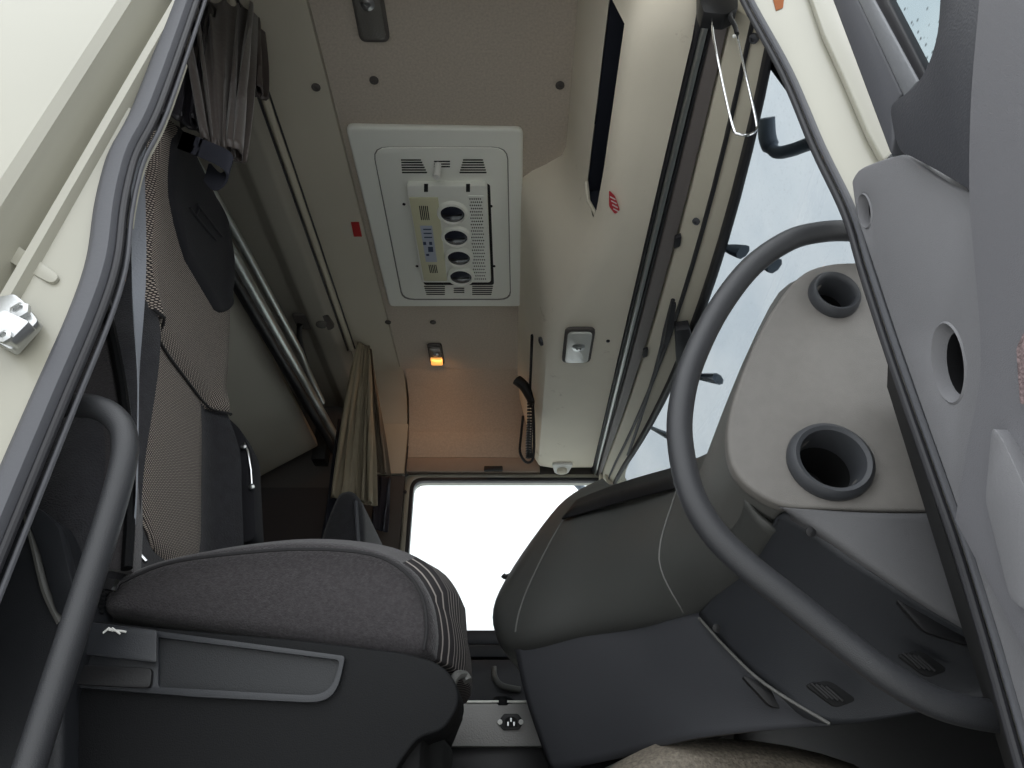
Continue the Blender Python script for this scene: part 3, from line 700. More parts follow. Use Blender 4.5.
# ------------------------------------------------------------------ near seat
seat = thing('truck_seat', 'large near seat with tweed centre panels and plastic shrouded base', 'seat', V(-.40, 1.15, -.30), 'cab seats')
YC, HW = 1.155, .242
def backrest(parent, YC, dx, top, near_mats, detail=True):
    t0, t1 = .24, top
    def half(h):
        # half width by height: waist near .74, shoulders above, narrowing to the headrest
        ks = [(.24, .265), (.40, .265), (.62, .24), (.735, .205), (.86, .238), (1.02, .245), (1.14, .235), (1.24, .20), (1.34, .15), (1.40, .10)]
        if h <= ks[0][0]: return ks[0][1]
        for (a, b), (c, d) in zip(ks, ks[1:]):
            if h <= c: return b + (d - b) * sm((h - a) / (c - a))
        return ks[-1][1]
    def fx(h): return -.575 - (h - .45) * .185 + dx
    def bol(u, h):
        lower = 1 - sm((h - .62) / .2)
        return (.045 * lower + .010) * (sm((abs(u) - .58) / .30))
    def front(u, h, off=0.0):
        e = max(0, abs(u) - .80) / .20
        x = fx(h) + bol(u, h) - .06 * e * e * (1 if abs(u) <= 1 else 1) + off
        et = max(0, (h - (t1 - .10)) / .10); x -= .05 * et * et
        return Vector((x, YC + u * half(h), h + CZ))
    rows = []
    for i in range(33):
        h = t0 + (t1 - t0) * i / 32
        sec = [front(-1 + 2 * j / 24, h) for j in range(25)]
        th = .11 - .04 * sm((h - .95) / .2)
        b = []
        for j in range(13):
            u = 1 - 2 * j / 12; p = front(u, h); back = fx(h) - th - .01
            e = max(0, abs(u) - .75) / .25
            b.append(Vector((back + .03 * e * e - (0), YC + u * half(h), h + CZ)))
        rows.append(sec + b)
    g = MB(); g.loft(rows); body = g.build('backrest', near_mats[0], parent, ang=60)
    if not detail: return
    def panel(f, name, m, off=.007, n=28, mm=16, par=body):
        rows = []
        for i in range(n + 1):
            s = i / n; h, ul, ur = f(s); row = []
            for j in range(mm + 1):
                q = j / mm; u = ul + (ur - ul) * q
                ed = min(q, 1 - q) * mm; es = min(s, 1 - s) * n
                k = min(1, ed / 1.5, es / 2.0)
                row.append(front(u, h, -.006 + (off + .006) * math.sqrt(max(0, k))))
            rows.append(row)
        g = MB(); g.loft(rows, closed=False, caps=False); return g.build(name, m, par, ang=70)
    def low(s):
        h = .34 + (.735 - .34) * s
        k = math.sqrt(max(0, 1 - (1 - min(1, (s + .01) / .25)) ** 2)); q = sm((s - .35) / .65)
        return h, .03 - k * (.58 + .32 * q), .03 + k * .47
    panel(low, 'centre_panel', M_tweed)
    def up(s):
        h = .70 + (1.29 - .70) * s
        w = .95 * math.sqrt(max(0, 1 - (1 - min(1, (s + .015) / .07)) ** 2)); w *= 1 - .25 * sm((s - .7) / .3)
        return h, -w - .0, w
    panel(up, 'shoulder_panel', M_tweed, .016)
    def pad(s):
        h = .93 + (1.32 - .93) * s
        w = .88 * math.sqrt(max(0, 1 - (1 - min(1, (s + .01) / .5)) ** 2)) * (1 - .2 * sm((s - .6) / .4)) + .02
        return h, .12 - w, .12 + w
    panel(pad, 'headrest_pad', M_pad, .026)
    # embossed mark on the pad: three raised strokes
    for a, b, c, d in [(190, 208, 216, 240), (197, 204, 222, 236), (196, 216, 200, 206)]:
        n = Vector((1, 0, .185)); p0 = (fx(1.1) + .030, 0, 1.1 + CZ)
        g = MB(); g.tube([hit(a, b, p0, n), hit(c, d, p0, n)], .0022, 6); g.build('embossed_stroke', M_emb, body)
    # piping along the shoulder seam
    pts = []
    for i in range(25):
        u = -.90 + 1.78 * i / 24; s = .07 * (1 - math.sqrt(max(0, 1 - (u / .95) ** 2))) - .005
        pts.append(front(u, .70 + .59 * max(s, 0) , .010))
    g = MB(); g.tube(pts, .0026, 8); g.build('seam_piping', M_pipe, body)
    return body
bd = backrest(seat, YC, 0.0, 1.33, [M_fabdk])
# thick dark side bolster toward the door
fr_ = crom([at(a, b, Y=.905) for a, b in [(96, 250), (108, 300), (119, 350), (128, 400), (133, 450), (135, 510), (132, 570)]], 3)
g = MB(); g.loft([rpoly([Vector((p.x - .20, .90, p.z)), Vector((p.x, .90, p.z)), Vector((p.x - .012, .965, p.z)), Vector((p.x - .20, .965, p.z))], .018, 3) for p in fr_])
g.build('side_bolster', M_fabric, bd, bevel=.0, ang=60)
g = MB(); g.tube([p + Vector((-.004, -.006, 0)) for p in fr_], (lambda t: (.007, .010)), 8); lab(g.build('side_trim', M_shroud, bd), 'dark grey plastic edge strip')

# cushion
prof = [at(a, b, Y=.93) for a, b in [(106, 614), (108, 596), (124, 578), (160, 562), (220, 549), (300, 541), (368, 547), (410, 566), (431, 596), (438, 628), (437, 652), (432, 661), (400, 660), (280, 643), (180, 628), (130, 619)]]
prof = crom(prof, 4, closed=True)
cx = sum(p.x for p in prof) / len(prof); cz = sum(p.z for p in prof) / len(prof)
yy = [(.912, .60, 0), (.914, .86, 0), (.922, .95, 0), (.94, .99, .0), (.98, 1.0, .020), (1.06, 1.0, .034), (1.155, 1.0, .038), (1.25, 1.0, .034), (1.33, 1.0, .020), (1.37, .99, 0), (1.39, .95, 0), (1.398, .86, 0), (1.40, .6, 0)]
rows = []
for y, s, up in yy:
    row = []
    for p in prof:
        z = cz + (p.z - cz) * (s if s < 1 else 1) ; x = cx + (p.x - cx) * (1 - (1 - s) * .35)
        if p.z > cz: z += up * 1.0
        if p.x > -.25: x += up * .8 * sm((p.x + .25) / .15)
        row.append(Vector((x, y, z)))
    rows.append(row)
full = MB(); full.loft(rows)
isf = lambda f: len(f) == 4 and all(full.v[i].x > -.150 and .930 < full.v[i].y < 1.375 for i in f)
A = MB(); A.v = full.v; A.f = [f for f in full.f if not isf(f)]
B = MB(); B.v = full.v; B.f = [f for f in full.f if isf(f)]
cush = A.build('seat_cushion', M_fabric, seat, ang=70)
cf = B.build('cushion_front', M_stripe, cush, ang=70); lab(cf, 'striped tweed cushion front')
for o in (cush, cf):   # drop loose vertices
    bm = bmesh.new(); bm.from_mesh(o.data); bmesh.ops.delete(bm, geom=[v for v in bm.verts if not v.link_faces], context='VERTS'); bm.to_mesh(o.data); bm.free()
g = MB(); g.tube(crom([at(118, 584, Y=.905), at(165, 564, Y=.903), at(230, 554, Y=.902), at(305, 549, Y=.902), at(370, 554, Y=.903), at(404, 571, Y=.904), at(422, 596, Y=.906), at(427, 626, Y=.908), at(424, 650, Y=.91)], 4), .0022, 6)
g.build('seam_piping', M_pipe, cush)
tpf = MB()
# base shroud: long plastic side panel, with recess, lever and nose
def S(a, b, y=.875): return at(a, b, Y=y)
sh = rpoly([S(90, 620), S(160, 628), S(300, 640), S(400, 652), S(440, 662), S(458, 684), S(460, 706), S(444, 730), S(418, 738), S(396, 768), S(380, 900), S(60, 900), S(62, 768), S(75, 680)], [.01] * 4 + [.03, .02, .02, .01, .01, .01, 0, 0, .01, .01], 4)
g = MB(); g.prism(sh, (0, .10, 0)); shroud = g.build('base_shroud', M_shroud, seat, bevel=.010, seg=3)
# raised pocket frame and pocket inset
pk = rpoly([S(92, 622, .868), S(150, 630, .868), S(345, 656, .868), S(338, 690, .868), S(322, 703, .868), S(200, 697, .868), S(60, 686, .868), S(72, 650, .868)], [.01, .0, .004, .02, .02, .0, .02, .01], 5)
inn = rpoly([S(158, 637, .868), S(340, 660, .868), S(334, 684, .868), S(320, 696, .868), S(158, 687, .868)], [.002, .006, .02, .02, .004], 5)
g = MB(); g.plate(pk, [inn], (0, .012, 0)); g.build('pocket_rim', M_rim, shroud, bevel=.003)
g = MB(); g.prism([p + Vector((0, .006, 0)) for p in inn], (0, .01, 0)); g.build('pocket_panel', mat('pocket_plastic', (28, 30, 33), .55, bump=0.3, bscale=900), shroud)
lev = MB(); lev.loft([[S(84 + dx0, 628 + a, .856), S(157, 636 + a, .856), S(157, 636 + a, .872), S(84 + dx0, 628 + a, .872)] for a, dx0 in [(-6, 6), (0, 0), (10, -2), (24, 0), (27, 3)]])
lever = lev.build('recline_lever', M_rim, shroud, bevel=.004)
for pts in [[(103, 633), (109, 628), (113, 631)], [(109, 630), (122, 631), (126, 632)], [(112, 628), (119, 633), (120, 634)]]:
    g = MB(); g.tube([S(a, b, .8535) for a, b in pts], .0012, 6); g.build('lever_symbol', M_white, lever)
# lever lower recess
g = MB(); g.prism(rpoly([S(64, 664, .862), S(152, 668, .862), S(150, 688, .862), S(70, 684, .862)], .006, 3), (0, .008, 0)); g.build('lever_recess', M_black, shroud, bevel=.002)
# tall rear corner of the shroud
rc = rpoly([S(-60, 510, .84), S(0, 505, .84), S(38, 506, .84), S(56, 524, .84), S(72, 590, .84), S(84, 640, .84), S(62, 690, .84), S(60, 900, .84), S(-180, 900, .84)], [0, .03, .04, .03, .03, .02, .02, 0, 0], 4)
g = MB(); g.prism(rc, (0, .10, 0)); g.build('rear_shroud', mat('black_shroud_plastic', (30, 32, 36), .5, bump=0.3, bscale=900), seat, bevel=.012, seg=3)
rim = [S(a, b, .842) for a, b in [(16, 506), (28, 516), (36, 545), (47, 590), (62, 622)]]
g = MB(); g.tube(crom(rim, 4), (lambda t: (.006, .004)), 8); g.build('shroud_edge', M_dashmid, seat)
# bright-ish upper wing of the rear shroud
g = MB(); g.prism(rpoly([S(22, 506, .836), S(40, 508, .836), S(58, 526, .836), S(76, 600, .836), S(70, 622, .836), S(56, 612, .836), S(42, 560, .836)], .008, 3), (0, .02, 0)); g.build('shroud_wing', M_rim, seat, bevel=.004)
# nose underside, riser and suspension base, black
g = MB(); g.loft([[V(-.62, .90, h), V(.0 - .10, .90, h), V(-.10, 1.36, h), V(-.62, 1.36, h)] for h in (-.30, .10)]); g.build('suspension_base', M_void, seat, bevel=.01)
g = MB(); g.loft([[V(-.60, y, .10), V(-.105, y, .09), V(-.085, y, .14), V(-.09, y, .19), V(-.60, y, .22)] for y in (.975, 1.37)]); g.build('cushion_pan', M_shroud, seat, bevel=.01)
g = MB(); g.tube(crom([at(452, 684, Y=1.0), at(456, 676, Y=1.0), at(464, 675, Y=1.02), at(468, 681, Y=1.02)], 4), .006, 8); lab(g.build('adjuster_handle', M_dashmid, seat), 'small bent bar under the cushion front')
# buckle stalks beside the cushion
g = MB(); g.prism(rpoly([S(130, 512, .93), S(137, 518, .93), S(134, 546, .93), S(120, 548, .93), S(122, 528, .93)], .004, 3), (0, .02, 0)); bk_ = g.build('belt_buckle', M_black, seat, bevel=.003)
g = MB(); g.prism([S(118, 540, .935), S(128, 545, .935), S(112, 590, .935), S(104, 592, .935)], (0, .008, 0)); g.build('buckle_stalk', M_belt, seat)
g = MB(); g.prism(rpoly([S(100, 576, .90), S(118, 580, .90), S(112, 590, .90), S(98, 588, .90)], .002, 2), (0, .012, 0)); g.build('anchor_clip', M_black, seat, bevel=.001)
g = MB(); g.prism([S(116, 579, .897), S(120, 580, .897), S(115, 590, .897), S(111, 590, .897)], (0, .004, 0)); g.build('anchor_tongue', M_chrome, seat)
for k in range(5):
    g = MB(); g.tube([S(95 - k * .6, 594 + 4 * k, .90), S(106 - k * .6, 596 + 4 * k, .90)], .0028, 6); g.build('bellows_rib', M_shroud, seat)
g = MB(); g.tube([S(131, 545, .96), S(146, 562, .96)], .003, 6); g.build('latch_rod', M_chrome, seat)
# folded armrest with hinge behind the backrest far side
g = MB(); g.prism(rpoly([at(a, b, Y=1.43) for a, b in [(222, 412), (240, 428), (252, 452), (256, 540), (230, 545), (226, 470)]], .02, 4), (0, .06, 0)); arm = g.build('armrest', M_pad, seat, bevel=.008)
g = MB(); g.tube([at(a, b, Y=1.425) for a, b in [(244, 443), (248, 452), (251, 470), (252, 486)]], .0024, 8); g.build('hinge', M_chrome, arm)
for a, b in [(244, 447), (252, 487)]:
    g = MB(); g.lathe(at(a, b, Y=1.424), (0, -1, 0), [(.006, 0), (.006, .004), (.002, .006)], 14); g.build('hinge_cap', M_metal, arm)

# seat belt
path = crom([at(142, 118, Y=.80), at(138, 160, Y=.82), at(139, 240, Y=.845), at(138, 330, Y=.865), at(138, 420, Y=.88), at(135, 520, Y=.905), at(122, 560, Y=.93)], 6)
g = MB(); rows = []
for i, p in enumerate(path):
    t = i / (len(path) - 1); w = .0105 - .0088 * sm((t - .12) / .38); tw = math.radians(15 + 98 * sm((t - .28) / .34))
    d = Vector((math.cos(tw), math.sin(tw), 0)) * .0105; nrm = Vector((-math.sin(tw), math.cos(tw), 0)) * .0008
    rows.append([p - d - nrm, p + d - nrm, p + d + nrm, p - d + nrm])
g.loft(rows); tag(g.build('seat_belt', M_belt), 'grey seat belt webbing hanging in front of the near seat', 'seat belt')

# ------------------------------------------------------------------ far seat
fs = thing('truck_seat', 'dark far seat, only its low backrest showing past the near cushion', 'seat', V(-.45, 2.1, -.30), 'cab seats')
g = MB(); rows = []
for y, s in [(1.90, .75), (1.915, .95), (1.95, 1), (2.1, 1.0), (2.3, 1), (2.335, .95), (2.35, .75)]:
    cxx, czz = -.50, .5
    base = [(-.54, .22), (-.36, .22), (-.385, .5), (-.405, .66), (-.42, .745), (-.445, .785), (-.475, .79), (-.50, .76), (-.53, .6)]
    rows.append([p for p in crom([V(-.46 + (x + .46) * s, y, .5 + (h - .5) * (1 - (1 - s) * .3)) for x, h in base], 3, closed=True)])
g.loft(rows); fb = g.build('backrest', M_fabdk, fs, ang=60)
g = MB(); g.tube([V(-.437, 1.895, .75), V(-.415, 1.893, .62), V(-.40, 1.892, .45)], .006, 8); g.build('seam_piping', M_seal, fb)
g = MB(); rows = []
for y, s in [(1.90, .8), (1.92, 1), (2.32, 1), (2.35, .8)]:
    rows.append([p for p in crom([V(-.40 + x * s, y, .22 + z * s) for x, z in [(-.26, -.07), (.24, -.07), (.27, 0), (.24, .07), (0, .09), (-.24, .06)]], 3, closed=True)])
g.loft(rows); g.build('seat_cushion', M_fabric, fs, ang=60)
g = MB(); g.bb(-.62, -.20, 1.93, 2.33, -.30, .14); g.build('suspension_base', M_black, fs, bevel=.02)

# ------------------------------------------------------------------ dashboard
db = thing('dashboard', 'grey and charcoal dashboard across the front of the cab', 'dashboard', V(.5, 1.3, .3))
# upper pod and dash top, lofted across the cab
secA = [(.330, .31), (.278, .345), (.268, .397), (.285, .454), (.327, .547), (.376, .631), (.43, .665), (.487, .678), (.62, .66), (.76, .60), (.76, .28)]
secB = [(.320, .28), (.305, .345), (.300, .40), (.305, .46), (.325, .51), (.36, .545), (.42, .565), (.487, .575), (.62, .56), (.76, .54), (.76, .28)]
rows = []
for y in [.805, .83, .86, .90, .95, 1.0, 1.06, 1.13, 1.2, 1.4, 1.8, 2.3, 2.80]:
    t = sm((y - .86) / .30)
    rows.append([V(a + (c - a) * t, y, b + (d - b) * t) for (a, b), (c, d) in zip(secA, secB)])
rows = [crom(r[:-1], 3) + [r[-1]] for r in rows]
g = MB(); g.loft(rows, caps=False); g.build('dash_top', M_dashmid, db, ang=50)
end_loop = rows[0]
# near side cover with two duct openings
n_ = Vector((0, 1, 0))
def D(a, b, y=.79): return at(a, b, Y=y)
cov = [D(a, b) for a, b in [(945, 512), (880, 511), (800, 508), (776, 503), (748, 486), (733, 466), (728, 440), (731, 410), (744, 370), (764, 325), (785, 292), (805, 272), (828, 264), (850, 262), (880, 262), (900, 262)]]
cov = [cov[0], cov[1]] + crom(cov[2:], 4) + [at(965, 400, Y=.79), at(985, 512, Y=.79)]
def ell(cx, cy, rx, ry, y=.79, n=28): return [D(cx + rx * math.cos(2 * PI * k / n), cy + ry * math.sin(2 * PI * k / n), y) for k in range(n)]
g = MB(); g.plate(cov, [ell(834, 297, 19, 17), ell(829, 464, 33, 30)], (0, .02, 0)); cover = g.build('side_cover', M_dash, db, bevel=.006, seg=3)
g = MB(); g.plate(end_loop, [ell(834, 297, 19, 17, .805), ell(829, 464, 33, 30, .805)], (0, .004, 0)); g.build('end_plate', M_dashmid, db)
def duct(px, py, rx, ry, name, y=.79):
    c = D(px, py, y); R = rx / 720 * .0; 
    Rx = (D(px + rx, py, y) - c).length; Ry = (D(px, py + ry, y) - c).length
    sc = Ry / Rx
    g = MB(); g.lathe(c, (0, -1, 0), [(Rx * .98, -.002), (Rx * 1.0, .004), (Rx * .96, .012), (Rx * .86, .016), (Rx * .76, .014), (Rx * .71, .006), (Rx * .70, -.03), (Rx * .68, -.09)], 40, sx=1, sy=sc, up=(0, 0, 1))
    f = g; f.f = [q for q in f.f if len(q) == 4]
    o = f.build(name, M_ring, cover, ang=50)
    g = MB(); g.lathe(c, (0, 1, 0), [(Rx * .69, .028), (Rx * .60, .088), (.001, .09)], 32, sx=1, sy=sc, up=(0, 0, 1)); g.f = [q for q in g.f if len(q) == 4]
    g.build('duct_throat', M_void, o)
duct(833, 297, 25, 21, 'duct_ring'); duct(829, 463, 43, 38, 'duct_ring')
# lower side facet (lighter slope)
ctrl = [[at(786, 509, Y=.785), at(860, 510, Y=.785), at(945, 512, Y=.785), at(1000, 512, Y=.785)],
        [at(812, 530, Y=.79), at(870, 552, Y=.79), at(950, 585, Y=.79), at(1010, 610, Y=.79)],
        [at(842, 552, Y=.80), at(890, 585, Y=.80), at(960, 628, Y=.80), at(1015, 655, Y=.80)]]
ctrl2 = [[at(779, 507, Y=.795), at(860, 513, Y=.785), at(945, 514, Y=.785), at(1000, 514, Y=.785)],
        [at(788, 512, Y=.80), at(850, 545, Y=.79), at(930, 590, Y=.79), at(1010, 625, Y=.79)],
        [at(792, 520, Y=.82), at(855, 560, Y=.80), at(940, 615, Y=.80), at(1015, 655, Y=.80)]]
g = MB(); g.loft(patch(ctrl2, 5, 5), closed=False, caps=False); g.build('side_facet', mat('facet_plastic', (92, 92, 94), .5, bump=0.3, bscale=900), db, solid=.004)
# lower dark panel (underside)
r1 = [at(776, 520, Y=.835), at(792, 514, Y=.812), at(850, 556, Y=.80), at(935, 610, Y=.80), at(1015, 653, Y=.80)]
r2 = [at(745, 565, Y=.98), at(780, 590, Y=.93), at(840, 625, Y=.89), at(930, 660, Y=.87), at(1010, 680, Y=.85)]
r3 = [at(700, 614, Y=1.15), at(735, 655, Y=1.08), at(775, 690, Y=1.02), at(832, 724, Y=.98), at(1005, 692, Y=.86)]
g = MB(); g.loft(patch([r1, r2, r3], 6, 6), closed=False, caps=False); lowp = g.build('lower_panel', M_dashdk, db, solid=.006)
def pk_(pts, y, name='finger_recess', m=M_black, th=.006, r=.008):
    g = MB(); g.prism(rpoly([at(a, b, Y=y) for a, b in pts], r, 4), (0, th, 0)); return g.build(name, m, db, bevel=.002)
pk_([(896, 600), (902, 598), (955, 628), (982, 640), (970, 646), (925, 632)], .812, r=.006)
# small louvred pockets
def louv(cx, cy, y):
    base = [(cx - 22, cy - 8), (cx + 4, cy - 12), (cx + 32, cy + 8), (cx + 10, cy + 16)]
    pk_(base, y, 'vent_pocket', M_void)
    for k in range(4):
        a, b = cx - 18 + 5 * k, cy - 6 + 1.0 * k
        g = MB(); g.tube([at(a + 3, b - 3, Y=y - .002), at(a + 20, b + 12, Y=y - .002)], .0018, 6); g.build('vent_rib', M_black, db)
louv(826, 692, .905); louv(918, 662, .845)
for a, b in [(810, 532), (716, 628)]:
    g = MB(); g.lathe(at(a, b, Y=.80 if a > 800 else 1.07), (0, -1, -.3), [(.006, 0), (.006, .003), (.002, .004)], 12); g.build('screw_cap', M_black, db)
# knee panel
k1 = [at(516, 650, Y=1.43), at(580, 631, Y=1.35), at(640, 620, Y=1.27), at(702, 612, Y=1.155)]
k2 = [at(527, 700, Y=1.43), at(595, 690, Y=1.34), at(665, 680, Y=1.22), at(768, 682, Y=1.035)]
k3 = [at(552, 772, Y=1.42), at(620, 758, Y=1.31), at(700, 738, Y=1.15), at(832, 725, Y=.985)]
g = MB(); g.loft(patch([k1, k2, k3], 7, 6), closed=False, caps=False); g.build('knee_panel', M_knee, db, solid=.006)
g = MB(); g.tube(crom([at(699, 618, Y=1.145), at(728, 650, Y=1.075), at(765, 684, Y=1.02), at(830, 724, Y=.975)], 5), .0022, 6); g.build('panel_seam', M_dashmid, db)
g = MB(); g.prism(rpoly([at(a, b, Y=1.03) for a, b in [(742, 676), (748, 676), (788, 700), (796, 712), (770, 706)]], .006, 3), (0, .01, 0)); g.build('finger_recess', M_black, db, bevel=.002)
# left return of knee panel, closing toward the front
g = MB(); g.loft([[at(516, 650, Y=1.43), at(552, 772, Y=1.42)], [V(.12, 1.72, .30), V(.15, 1.72, .03)]], closed=False, caps=False); g.build('panel_return', M_black, db, solid=.004)
# central bulge (soft console)
c0 = [V(.30, 2.1, .56), V(.12, 2.0, .54), V(.03, 1.95, .42), V(.03, 1.9, .30), V(.10, 1.85, .22)]
c1 = [at(602, 488, Y=1.80), at(557, 514, Y=1.68), at(500, 594, Y=1.57), at(499, 640, Y=1.55), at(520, 660, Y=1.6)]
c2 = [at(612, 486, Y=1.60), at(573, 508, Y=1.50), at(528, 590, Y=1.43), at(516, 645, Y=1.425), at(530, 668, Y=1.52)]
c3 = [at(645, 478, Y=1.45), at(620, 512, Y=1.36), at(596, 575, Y=1.31), at(590, 629, Y=1.325), at(600, 650, Y=1.42)]
c4 = [at(690, 462, Y=1.28), at(675, 498, Y=1.19), at(660, 560, Y=1.16), at(684, 613, Y=1.18), at(690, 625, Y=1.28)]
c5 = [at(712, 452, Y=1.08), at(712, 490, Y=1.03), at(714, 550, Y=1.02), at(718, 598, Y=1.09), at(722, 606, Y=1.18)]
c6 = [at(727, 438, Y=.86), at(737, 480, Y=.84), at(756, 512, Y=.845), at(778, 530, Y=.855), at(784, 538, Y=.92)]
rowsC = [[c[i] for c in (c0, c1, c2, c3, c4, c5, c6)] for i in range(5)]
gridC = patch(rowsC, 7, 7)
g = MB(); g.loft(gridC, closed=False, caps=False); bul = g.build('centre_console', M_dashsoft, db, solid=.006, ang=70)
# seam lines on the bulge
ncol = len(gridC[0]); nrow = len(gridC)
def seam(j, i0, i1, name='seam_line', r=.0018, m=M_dashmid):
    g = MB(); g.tube([gridC[i][j] + Vector((-.002, -.0035, 0)) for i in range(i0, i1)], r, 6); return g.build(name, m, bul)
seam(14, 4, 20); seam(28, 4, 22)
# tray strip at the top of the bulge
g = MB(); g.loft([crom([at(577, 500, Y=1.50), at(625, 482, Y=1.40), at(674, 468, Y=1.27)], 6), crom([at(562, 519, Y=1.455), at(620, 502, Y=1.345), at(679, 487, Y=1.18)], 6)], closed=False, caps=False); g.build('top_tray_strip', M_black, bul, solid=.004)
g = MB(); g.tube(crom([at(503, 575, Y=1.58), at(506, 577, Y=1.58), at(514, 574, Y=1.58)], 3), .006, 8); g.build('stalk_tip', M_black, db)

# engine tunnel and mid console box
g = MB(); secs = []
for y in (1.18, 1.19, 1.23, 1.3, 1.8, 2.2):
    e = max(0, (1.23 - y) / .05); z = .100 - .03 * e * e
    secs.append([V(.12, y, -.30), V(.13, y, z - .10), V(.15, y, z - .045), V(.20, y, z - .015), V(.27, y, z), V(.42, y, z - .01), V(.56, y, z - .06), V(.66, y, -.10), V(.66, y, -.30)])
g.loft([crom(s[:-1], 3) + [s[-1]] for s in secs]); struct(g.build('trim_8', M_tunnel, ang=60), 'speckled engine tunnel cover')
mb = thing('mid_console', 'grey storage box between the seats holding a power inlet', 'console box', V(.0, 1.75, -.30))
g = MB(); g.loft([[V(-.16, y, .115), V(.085, y, .115), V(.085, y, .185), V(.05, y, .195), V(-.13, y, .195), V(-.16, y, .18)] for y in (1.60, 1.87)]); g.build('box', M_box, mb, bevel=.004)
g = MB(); g.bb(-.18, .09, 1.62, 1.87, -.30, .118); g.build('plinth', M_black, mb, bevel=.004)
g = MB(); g.bb(-.135, .07, 1.60, 1.87, .196, .200); g.build('lid', M_hatch, mb)
g = MB(); g.lathe(at(503, 704, Y=1.62), (0, 0, 1), [(.022, -.005), (.022, .008), (.018, .013)], 20); g.build('cup_rim', M_shroud, mb)
# IEC inlet
iec = thing('power_inlet', 'black three-pin mains inlet screwed to the grey box', 'socket', at(511, 722, Y=1.598))
def I(a, b, y=1.599): return at(a, b, Y=y)
g = MB(); g.prism(rpoly([I(498, 722), I(504, 714), I(518, 714), I(524, 722), I(519, 730), I(503, 730)], .003, 3), (0, -.006, 0)); g.build('flange', M_black, iec, bevel=.001)
g = MB(); g.prism(rpoly([I(505, 727, 1.592), I(505, 719, 1.592), I(508, 717, 1.592), I(514, 717, 1.592), I(517, 719, 1.592), I(517, 727, 1.592)], .002, 2), (0, -.001, 0)); g.build('socket_well', M_void, iec)
for a, b in [(508, 724), (511, 720), (514, 724)]:
    g = MB(); g.box(I(a, b, 1.588), (.003, .008, .007)); g.build('pin', M_metal, iec)
for a in (500, 521):
    g = MB(); g.lathe(I(a, 722, 1.593), (0, -1, 0), [(.005, 0), (.005, .002), (.002, .003)], 10); g.build('screw', M_white, iec)

# ------------------------------------------------------------------ grab handles
gh = thing('grab_handle', 'long curved black grab bar in front of the dashboard side', 'grab handle', at(1000, 715, Y=.73), 'entry grab handles')
path = [at(a, b, Y=y) for a, b, y in [(872, 234, .76), (850, 231, .75), (822, 232, .74), (790, 240, .735), (752, 266, .73), (718, 310, .725), (693, 360, .72), (682, 400, .72), (680, 440, .72), (690, 490, .72), (712, 530, .72), (745, 564, .72), (790, 600, .72), (840, 640, .72), (885, 674, .72), (930, 700, .725), (970, 712, .73), (1010, 718, .74), (1040, 720, .76)]]
g = MB(); g.tube(crom(path, 5), .0145, 20); g.build('bar', M_bar, gh)
g = MB(); g.tube([at(1005, 717, Y=.738), at(1045, 722, Y=.77)], .018, 16); g.build('mount', M_black, gh)
g = MB(); g.tube([at(862, 233, Y=.752), at(885, 234, Y=.78)], .018, 16); g.build('mount', M_black, gh)
gl = thing('grab_handle', 'straight grey grab handle with a bent top beside the near seat', 'grab handle', at(20, 768, Y=.72), 'entry grab handles')
path = [at(a, b, Y=y) for a, b, y in [(20, 402, .70), (48, 404, .70), (76, 405, .70), (98, 408, .70), (115, 418, .70), (124, 434, .70), (124, 460, .70), (112, 508, .70), (80, 610, .70), (44, 722, .70), (14, 815, .70), (-20, 910, .70)]]
g = MB(); g.tube(crom(path, 5), .0135, 20); g.build('bar', M_bar, gl)
g = MB(); g.tube([at(14, 402, Y=.70), at(34, 403, Y=.70)], .017, 16); g.build('mount', M_black, gl)

# hanging hook, top right
hw = thing('wire_hook', 'steel wire loop hanging from a black clip by the door header', 'hook', at(718, 0, Y=.80))
q = [(717, 36), (712, 20), (714, 40), (724, 90), (733, 128), (738, 134), (748, 135), (756, 130), (756, 120), (748, 84), (739, 45), (736, 24)]
g = MB(); g.tube(crom([at(a, b, Y=.75) for a, b in q[1:]], 4), .0021, 8); g.build('wire', M_chrome, hw)
g = MB(); g.prism(rpoly([at(a, b, Y=.74) for a, b in [(700, -20), (738, -20), (738, 8), (726, 14), (704, 12), (700, 2)]], .004, 3), (0, .03, 0)); g.build('clip', M_black, hw, bevel=.004)
g = MB(); g.tube(crom([at(a, b, Y=.745) for a, b in [(732, 4), (730, 16), (735, 26), (737, 34)]], 3), .004, 8); g.build('swivel', M_black, hw)
g = MB(); g.lathe(at(734, 37, Y=.748), (0, -1, 0), [(.003, 0), (.003, .003), (.001, .004)], 10); g.build('rivet', M_white, hw)

# radio microphone with coiled cord, hanging at the far end of console
mc = thing('radio_microphone', 'black hand microphone with coiled cord hanging beside the console', 'microphone', at(528, 400, Y=2.5))
def Q(a, b, y=2.42): return at(a, b, Y=min(y, 2.42))
g = MB(); g.tube(crom([Q(517, 380), Q(524, 386), Q(530, 396), Q(534, 404)], 4), (lambda t: (.026 - .010 * t, .020)), 12); g.build('microphone_body', M_black, mc)
g = MB(); g.tube([Q(529, 362), Q(534, 380), Q(539, 396)], .008, 8); g.build('holder', M_black, mc)
g = MB()
pth = []
ctr = crom([Q(530, 398, 2.62), Q(530, 420, 2.64), Q(529, 440, 2.66), Q(529, 458, 2.68)], 4)
for i in range(161):
    t = i / 160; k = t * (len(ctr) - 1); a = ctr[int(min(k, len(ctr) - 2))].lerp(ctr[int(min(k, len(ctr) - 2)) + 1], k - int(min(k, len(ctr) - 2)))
    pth.append(a + Vector((math.cos(i * .9) * .010, math.sin(i * .9) * .010, 0)))
g.tube(pth, .0035, 5); g.build('coiled_cord', M_black, mc)
